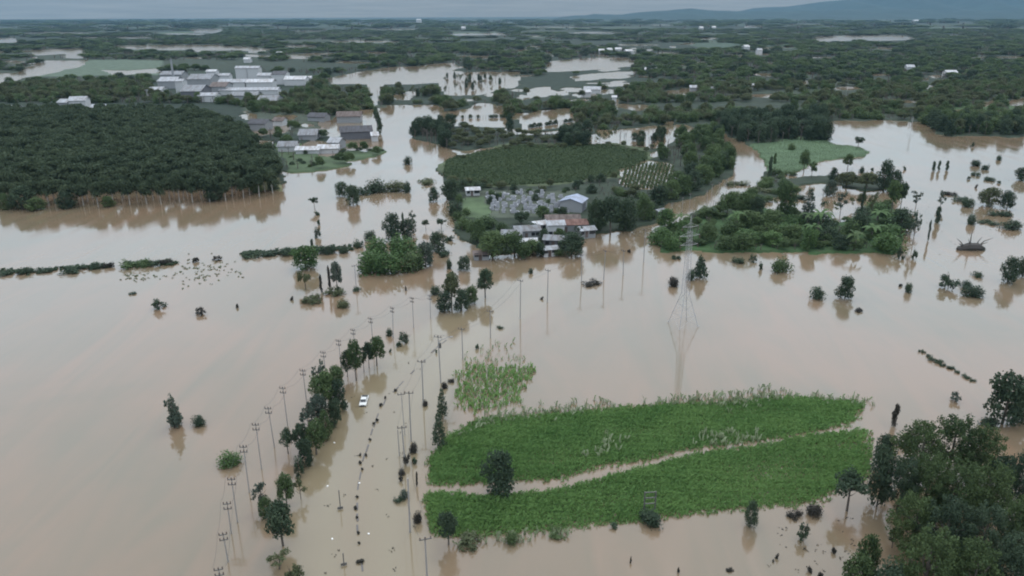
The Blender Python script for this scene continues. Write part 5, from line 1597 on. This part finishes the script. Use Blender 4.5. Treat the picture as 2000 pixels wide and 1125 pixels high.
for u, v, lab in ((653, 865, 'white scrap floating below the roadside clump'), (640, 950, 'white scrap floating left of the upper road post'), (649, 1053, 'white scrap floating in the left lane near the bottom'),
                  (720, 1043, 'white scrap floating right of the median near the bottom'), (702, 944, 'white scrap caught on the median')):
    p = px(u, v)
    tag(bev(link('floating_scrap', fl, None, (p.x, p.y, 0), (0, 0, u * .1)), .04), lab, 'scrap', 'white scraps floating on the road')

# spiky stump in the right lake
p, h, w = size_at(1895, 488, 452, 60)
st = tag(empty('uprooted_stump', (p.x, p.y, 0), 0), 'dark spiky uprooted stump with radiating branches in the right lake', 'stump')
link('trunk', MB().tube([(-w * .42, 0, .1), (-w * .1, 0, h * .16), (w * .2, 0, h * .15), (w * .45, .2, .1)], [h * .12, h * .24, h * .24, h * .12], 8).mesh('trunk', M['dead']), st)
rr = random.Random(4)
for i, (a, L_) in enumerate(((-1.0, 1.0), (-.15, 1.15), (-.35, .5), (.7, .7), (1.05, 1.1), (1.2, .6), (-1.25, .5))):
    x = w * .22 * a
    link('branch', MB().tube([(x, 0, h * .2), (x + math.sin(a) * w * .2 * L_, rr.uniform(-.6, .6), h * (.25 + .4 * L_ * math.cos(a))), (x + math.sin(a) * w * .42 * L_, rr.uniform(-1, 1), h * (.3 + .72 * L_ * math.cos(a)))], [.2, .13, .04], 5).mesh('branch', M['dead']), st)
link('foliage', plant_meshes('mat_1', 'leaf_dark')[0], st, scale=(w * .9, w * .5, h * .4))

# ------------------------------------------------------------------ buildings
def house(name, u, v, w, d, h, rz, roof, wall, label, cat='house', group=None, pitch=.32, win=True, over=.45, z=.25, bay=False):
    """w, d, h in metres; the ridge runs along w; front faces the camera"""
    p = px(u, v)
    e = tag(empty(name, (p.x, p.y, z), rz), label, cat, group)
    rh = d / 2 * pitch
    wm = MB().prism([(-d / 2, -.4), (d / 2, -.4), (d / 2, h), (0, h + rh), (-d / 2, h)], -w / 2, w / 2).mesh('wall', M[wall])
    link('wall', wm, e, rot=(0, 0, math.pi / 2))
    t = .12
    D = d / 2 + over
    for s in (-1, 1):
        pr = [(0, h + rh + .02), (0, h + rh + t), (s * D, h - over * pitch + t), (s * D, h - over * pitch + .02)]
        if s < 0: pr = pr[::-1]
        link('roof', MB().prism(pr, -w / 2 - over, w / 2 + over).mesh('roof', M[roof]), e, rot=(0, 0, math.pi / 2))
    y = -d / 2
    if bay:
        for k_ in range(max(1, int(w // 14))):
            x = (k_ + .5) / max(1, int(w // 14)) * w - w / 2
            link('bay_opening', MB().box((x, y, h * .36), (min(7, w * .55), .08, h * .72)).mesh('bay_opening', M['wall_dark']), e)
    elif win:
        link('door', MB().box((-w * .08, y, 1.0), (.95, .08, 2.0)).mesh('door', M['roof_brown']), e)
        for x in (-.34, .2, .38):
            wn_ = link('window', MB().box((x * w, y, 1.55), (1.15, .07, 1.05)).mesh('window', M['glass']), e)
            link('sill', MB().box((x * w, y - .05, .97), (1.35, .14, .08)).mesh('sill', M[wall]), wn_)
    return e

VH = [(923, 382, 6, 5, 2.6, .15, 'roof_white', 'wall_white', 'white-roofed house at the upper left of the village'),
      (1120, 412, 9, 9, 4.2, 1.2, 'roof_blue', 'wall_grey', 'large pale blue gabled shed at the right of the grey yard'),
      (1030, 484, 6, 4, 2.4, .1, 'roof_white', 'wall_grey', 'house with the bright white porch roof at the village front'),
      (1028, 464, 9, 7, 3.0, .2, 'roof_grey', 'wall_grey', 'grey-roofed house behind the white porch roof'),
      (1052, 452, 5, 5, 2.8, .4, 'roof_white', 'wall_white', 'small bright white-roofed hut in the middle of the village'),
      (1084, 462, 6, 6, 4.6, .1, 'roof_pale', 'wall_white', 'pale two-storey house in the middle of the village'),
      (1108, 452, 14, 7, 3.0, .1, 'roof_red', 'wall_grey', 'long reddish-brown roofed house right of the two-storey house'),
      (1098, 440, 13, 6, 2.8, .05, 'roof_brown', 'wall_grey', 'long brown-roofed house behind the reddish one'),
      (1086, 482, 8, 6, 2.8, -.2, 'roof_grey', 'wall_dark', 'dark low house right of the white porch roof'),
      (1072, 498, 5, 4, 2.4, .3, 'roof_pale', 'wall_white', 'small white hut at the waterline left of the dark round tree'),
      (1000, 470, 7, 6, 2.6, -.1, 'roof_grey', 'wall_grey', 'grey-roofed hut half hidden by the front village trees'),
      (1143, 462, 6, 5, 2.6, .3, 'roof_pale', 'wall_grey', 'small pale house between long reddish roof and dark trees'),
      (940, 505, 5, 4, 2.0, .1, 'roof_brown', 'wall_grey', 'small brown hut at the lower left waterline of the village'),
      (1288, 424, 4, 3, 2.4, .6, 'roof_grey', 'wall_grey', 'little grey hut at the road mouth')]
for i, (u, v, w, d, h, rz, rf, wl_, lab) in enumerate(VH):
    house('village_house', u, v, w * .85, d * .85, h * .9, rz, rf, wl_, lab, 'shed' if i == 1 else 'house', 'village buildings', bay=(i == 1), z=.05 if i in (9, 12) else .3)

# rows of grey slabs standing in the yard
sl = MB().box((0, 0, .55), (1.5, .5, 1.1), top=(.9, .6)).box((0, 1.3, .2), (1.7, 2.2, .4)).mesh('slab', M['stone'])
rs = random.Random(12)
for i in range(7):
    for j in range(16):
        u, v = 952 + j * 9.5 + i * 2 + rs.uniform(-3, 3), 382 + i * 6.2 + rs.uniform(-1.5, 1.5)
        if rs.random() < .42: continue
        p = px(u, v)
        tag(link('stone_slab', sl, None, (p.x, p.y, .35), (0, 0, rs.uniform(-.25, .25)), (rs.uniform(.7, 1.3), rs.uniform(.7, 1.2), rs.uniform(.6, 2.2))),
            'pale grey block in the crowded grey yard behind the village', 'block', 'grey blocks crowding the village yard')

# factory in the left distance: u, v of the front foot, width px, depth m, height m
def shed(u, v, wpx, d, h, rf, wl_, lab, rz=0.0, bay=False, pitch=.25, name='factory_shed', grp='factory sheds'):
    p = px(u, v)
    w = wpx * depth_of(p) / F
    q = (p.x, p.y + d / 2)
    uu, vv = proj(np.array([q[0]]), np.array([q[1]]))
    return house(name, float(uu[0]), float(vv[0]), w, d, h, rz, rf, wl_, lab, 'shed', grp, pitch=pitch, win=False, bay=bay, over=.6)
FS = [(300, 188, 30, 16, 5, 'roof_pale', 'wall_white', 'small white shed at the left end of the factory', False),
      (325, 174, 34, 24, 7, 'roof_pale', 'wall_grey', 'pale gabled shed behind the small white one of the factory', False),
      (334, 164, 40, 22, 9, 'roof_grey', 'wall_grey', 'grey gabled shed higher at the left of the factory', False),
      (352, 190, 14, 12, 13, 'roof_pale', 'wall_white', 'narrow bluish tower block at the left of the factory', False),
      (372, 196, 38, 30, 7, 'roof_grey', 'wall_dark', 'grey-roofed open shed with black front in the factory', True),
      (388, 172, 44, 30, 8, 'roof_grey', 'wall_grey', 'wide grey shed in the middle of the factory', False),
      (404, 200, 34, 14, 5, 'roof_pale', 'wall_white', 'low pale shed at the front of the factory', False),
      (425, 186, 30, 24, 7, 'roof_brown', 'wall_grey', 'brownish shed in the middle of the factory', False),
      (414, 164, 18, 12, 12, 'roof_white', 'wall_white', 'white silo-like block left of the tall white blocks', False),
      (485, 186, 112, 14, 4, 'roof_pale', 'wall_white', 'very long white low shed across the factory front', False),
      (452, 174, 52, 18, 6, 'roof_pale', 'wall_white', 'long pale hall behind the long low shed, left', False),
      (506, 174, 50, 18, 6, 'roof_white', 'wall_white', 'long white hall behind the long low shed, right', False),
      (472, 156, 22, 14, 12, 'roof_pale', 'wall_white', 'tall white block, left of the two tallest in the factory', False),
      (495, 156, 22, 14, 12, 'roof_pale', 'wall_white', 'tall white block, right of the two tallest in the factory', False),
      (515, 164, 24, 16, 8, 'roof_pale', 'wall_white', 'white block right of the two tallest ones', False),
      (437, 164, 20, 14, 8, 'roof_pale', 'wall_white', 'white block left of the two tallest ones', False),
      (520, 208, 36, 24, 4, 'roof_grey', 'wall_grey', 'low greenish-grey shed right at the factory front', False),
      (475, 197, 50, 18, 4, 'roof_grey', 'wall_grey', 'low grey shed half hidden by trees at the factory front', False),
      (545, 166, 26, 20, 10, 'roof_dark', 'wall_white', 'dark-roofed hall right of the white blocks', False),
      (575, 168, 40, 20, 6, 'roof_white', 'wall_white', 'white shed at the right end of the factory', False),
      (598, 162, 18, 10, 5, 'roof_white', 'wall_white', 'small white shed outermost at the right of the factory', False)]
for u, v, w, d, h, rf, wl_, lab, bay in FS:
    shed(u, v, w, d, h, rf, wl_, lab, bay=bay, rz=.06)
cp = px(326, 172)
ch = tag(empty('chimney_stack', (cp.x, cp.y + 18, 0)), 'slim grey chimney at the left of the factory', 'chimney')
link('shaft', MB().tube([(0, 0, 0), (0, 0, 26)], [1.3, .9], 10).mesh('shaft', M['wall_grey']), ch)
link('rim', MB().tube([(0, 0, 25.6), (0, 0, 26.4)], 1.15, 10).mesh('rim', M['wall_dark']), ch)

# settlement between factory and water, and single houses over the plain
SH = [(505, 255, 36, 10, 4, 'roof_dark', 'wall_grey', 'dark-roofed house at the left of the settlement beside the plantation'),
      (545, 246, 20, 8, 3, 'roof_brown', 'wall_white', 'small house with a tan roof in the settlement'),
      (560, 298, 34, 9, 3, 'roof_grey', 'wall_white', 'grey-roofed house right of the plantation edge'),
      (600, 275, 34, 12, 3, 'roof_grey', 'wall_grey', 'grey-green roofed house in the middle of the settlement'),
      (655, 292, 22, 9, 3.5, 'roof_pale', 'wall_grey', 'pale square house on the right of the settlement'),
      (692, 272, 60, 12, 4, 'roof_dark', 'wall_dark', 'long black-roofed shed on the settlement islet'),
      (680, 240, 46, 12, 4, 'roof_brown', 'wall_grey', 'long brown-roofed house behind the black-roofed shed'),
      (730, 276, 12, 7, 3, 'roof_white', 'wall_white', 'small white house right of the black-roofed shed'),
      (620, 238, 34, 10, 3, 'roof_dark', 'wall_grey', 'dark long roof at the back of the settlement'),
      (640, 300, 40, 7, 2.4, 'roof_white', 'wall_white', 'low white-roofed shed by the settlement lawn'),
      (600, 302, 44, 6, 2.2, 'roof_white', 'wall_white', 'long low white roof left on the settlement lawn'),
      (495, 300, 12, 7, 3, 'roof_white', 'wall_white', 'small white house at the plantation corner'),
      (150, 216, 30, 12, 7, 'roof_pale', 'wall_white', 'pale two-storey house behind the left plantation'),
      (125, 214, 20, 10, 5, 'roof_pale', 'wall_grey', 'pale house left of the two-storey one behind the plantation'),
      (25, 220, 14, 8, 3, 'roof_white', 'wall_white', 'small white house far left behind the plantation'),
      (190, 218, 24, 8, 3, 'roof_pale', 'wall_white', 'low pale house right of the two-storey one behind the plantation'),
      (1158, 183, 32, 10, 3.5, 'roof_pale', 'wall_white', 'long pale house among the trees right of the flooded plots'),
      (1145, 190, 16, 8, 4, 'roof_white', 'wall_white', 'white house below the long pale house'),
      (1200, 206, 8, 5, 6, 'roof_white', 'wall_white', 'narrow white building by the trees above the far road'),
      (1272, 143, 22, 10, 4, 'roof_white', 'wall_white', 'bright white house left of the pale far field'),
      (1465, 176, 16, 8, 3.5, 'roof_white', 'wall_white', 'bright house right of the middle distance row'),
      (1435, 178, 14, 8, 3.2, 'roof_pale', 'wall_white', 'pale house in the middle distance row, second from right'),
      (1395, 180, 14, 8, 3, 'roof_pale', 'wall_white', 'pale house in the middle distance row, third from right'),
      (1355, 178, 12, 8, 3, 'roof_pale', 'wall_grey', 'pale house at the left of the middle distance row'),
      (1175, 106, 10, 12, 6, 'roof_white', 'wall_white', 'white house, leftmost above the far right flooded plot'),
      (1190, 104, 10, 12, 6, 'roof_white', 'wall_white', 'white house, second above the far right flooded plot'),
      (1208, 103, 12, 12, 6, 'roof_white', 'wall_white', 'white house, third above the far right flooded plot'),
      (1228, 107, 14, 12, 6, 'roof_white', 'wall_white', 'white house, rightmost above the far right flooded plot'),
      (1458, 99, 10, 14, 7, 'roof_white', 'wall_white', 'lone white house right of the picture middle in the far woodland'),
      (1484, 105, 9, 12, 6, 'roof_pale', 'wall_white', 'small pale house right of the lone white house'),
      (1860, 150, 20, 12, 4, 'roof_white', 'wall_white', 'white roof among the far trees at the right'),
      (1780, 138, 14, 12, 4, 'roof_pale', 'wall_white', 'pale roof left of the white roof in the far right trees'),
      (1575, 264, 12, 6, 4, 'roof_pale', 'wall_white', 'small pale house in front of the dark wood by the bright field'),
      (545, 112, 10, 12, 6, 'roof_white', 'wall_white', 'small white house in the woodland right behind the factory'),
      (482, 123, 12, 12, 5, 'roof_white', 'wall_white', 'little white roof in the woodland above the factory'),
      (818, 46, 9, 30, 26, 'roof_white', 'wall_white', 'pale tower block on the far plain near the horizon, left of middle'),
      (905, 60, 8, 20, 12, 'roof_white', 'wall_white', 'white far building in the blue distance, middle'),
      (1395, 58, 7, 20, 10, 'roof_white', 'wall_white', 'white far building left of the pair under the foothills'),
      (1370, 59, 7, 20, 10, 'roof_white', 'wall_white', 'leftmost white far building under the foothills'),
      (1790, 44, 9, 30, 12, 'roof_white', 'wall_white', 'white far building on the plain under the ridge')]
for u, v, w, d, h, rf, wl_, lab in SH:
    shed(u, v, w, d, h, rf, wl_, lab, rz=(u * .013) % .5 - .25, name='plain_house', grp='houses over the plain', pitch=.4)

# ------------------------------------------------------------------ air
hb = MB().box((0, 0, 215), (37600, 37600, 440)).mesh('haze', None)
m = bpy.data.materials.new('haze')
m.use_nodes = True
nt = m.node_tree
nt.nodes.clear()
o_ = nt.nodes.new('ShaderNodeOutputMaterial')
pv = nt.nodes.new('ShaderNodeVolumePrincipled')
pv.inputs['Color'].default_value = (0.22, 0.385, 0.53, 1)
pv.inputs['Density'].default_value = 4.8e-5
pv.inputs['Anisotropy'].default_value = 0.0
nt.links.new(pv.outputs[0], o_.inputs['Volume'])
hb.materials.append(m)
tag(link('haze', hb), 'thin blue haze over the whole plain', 'haze', kind='stuff')
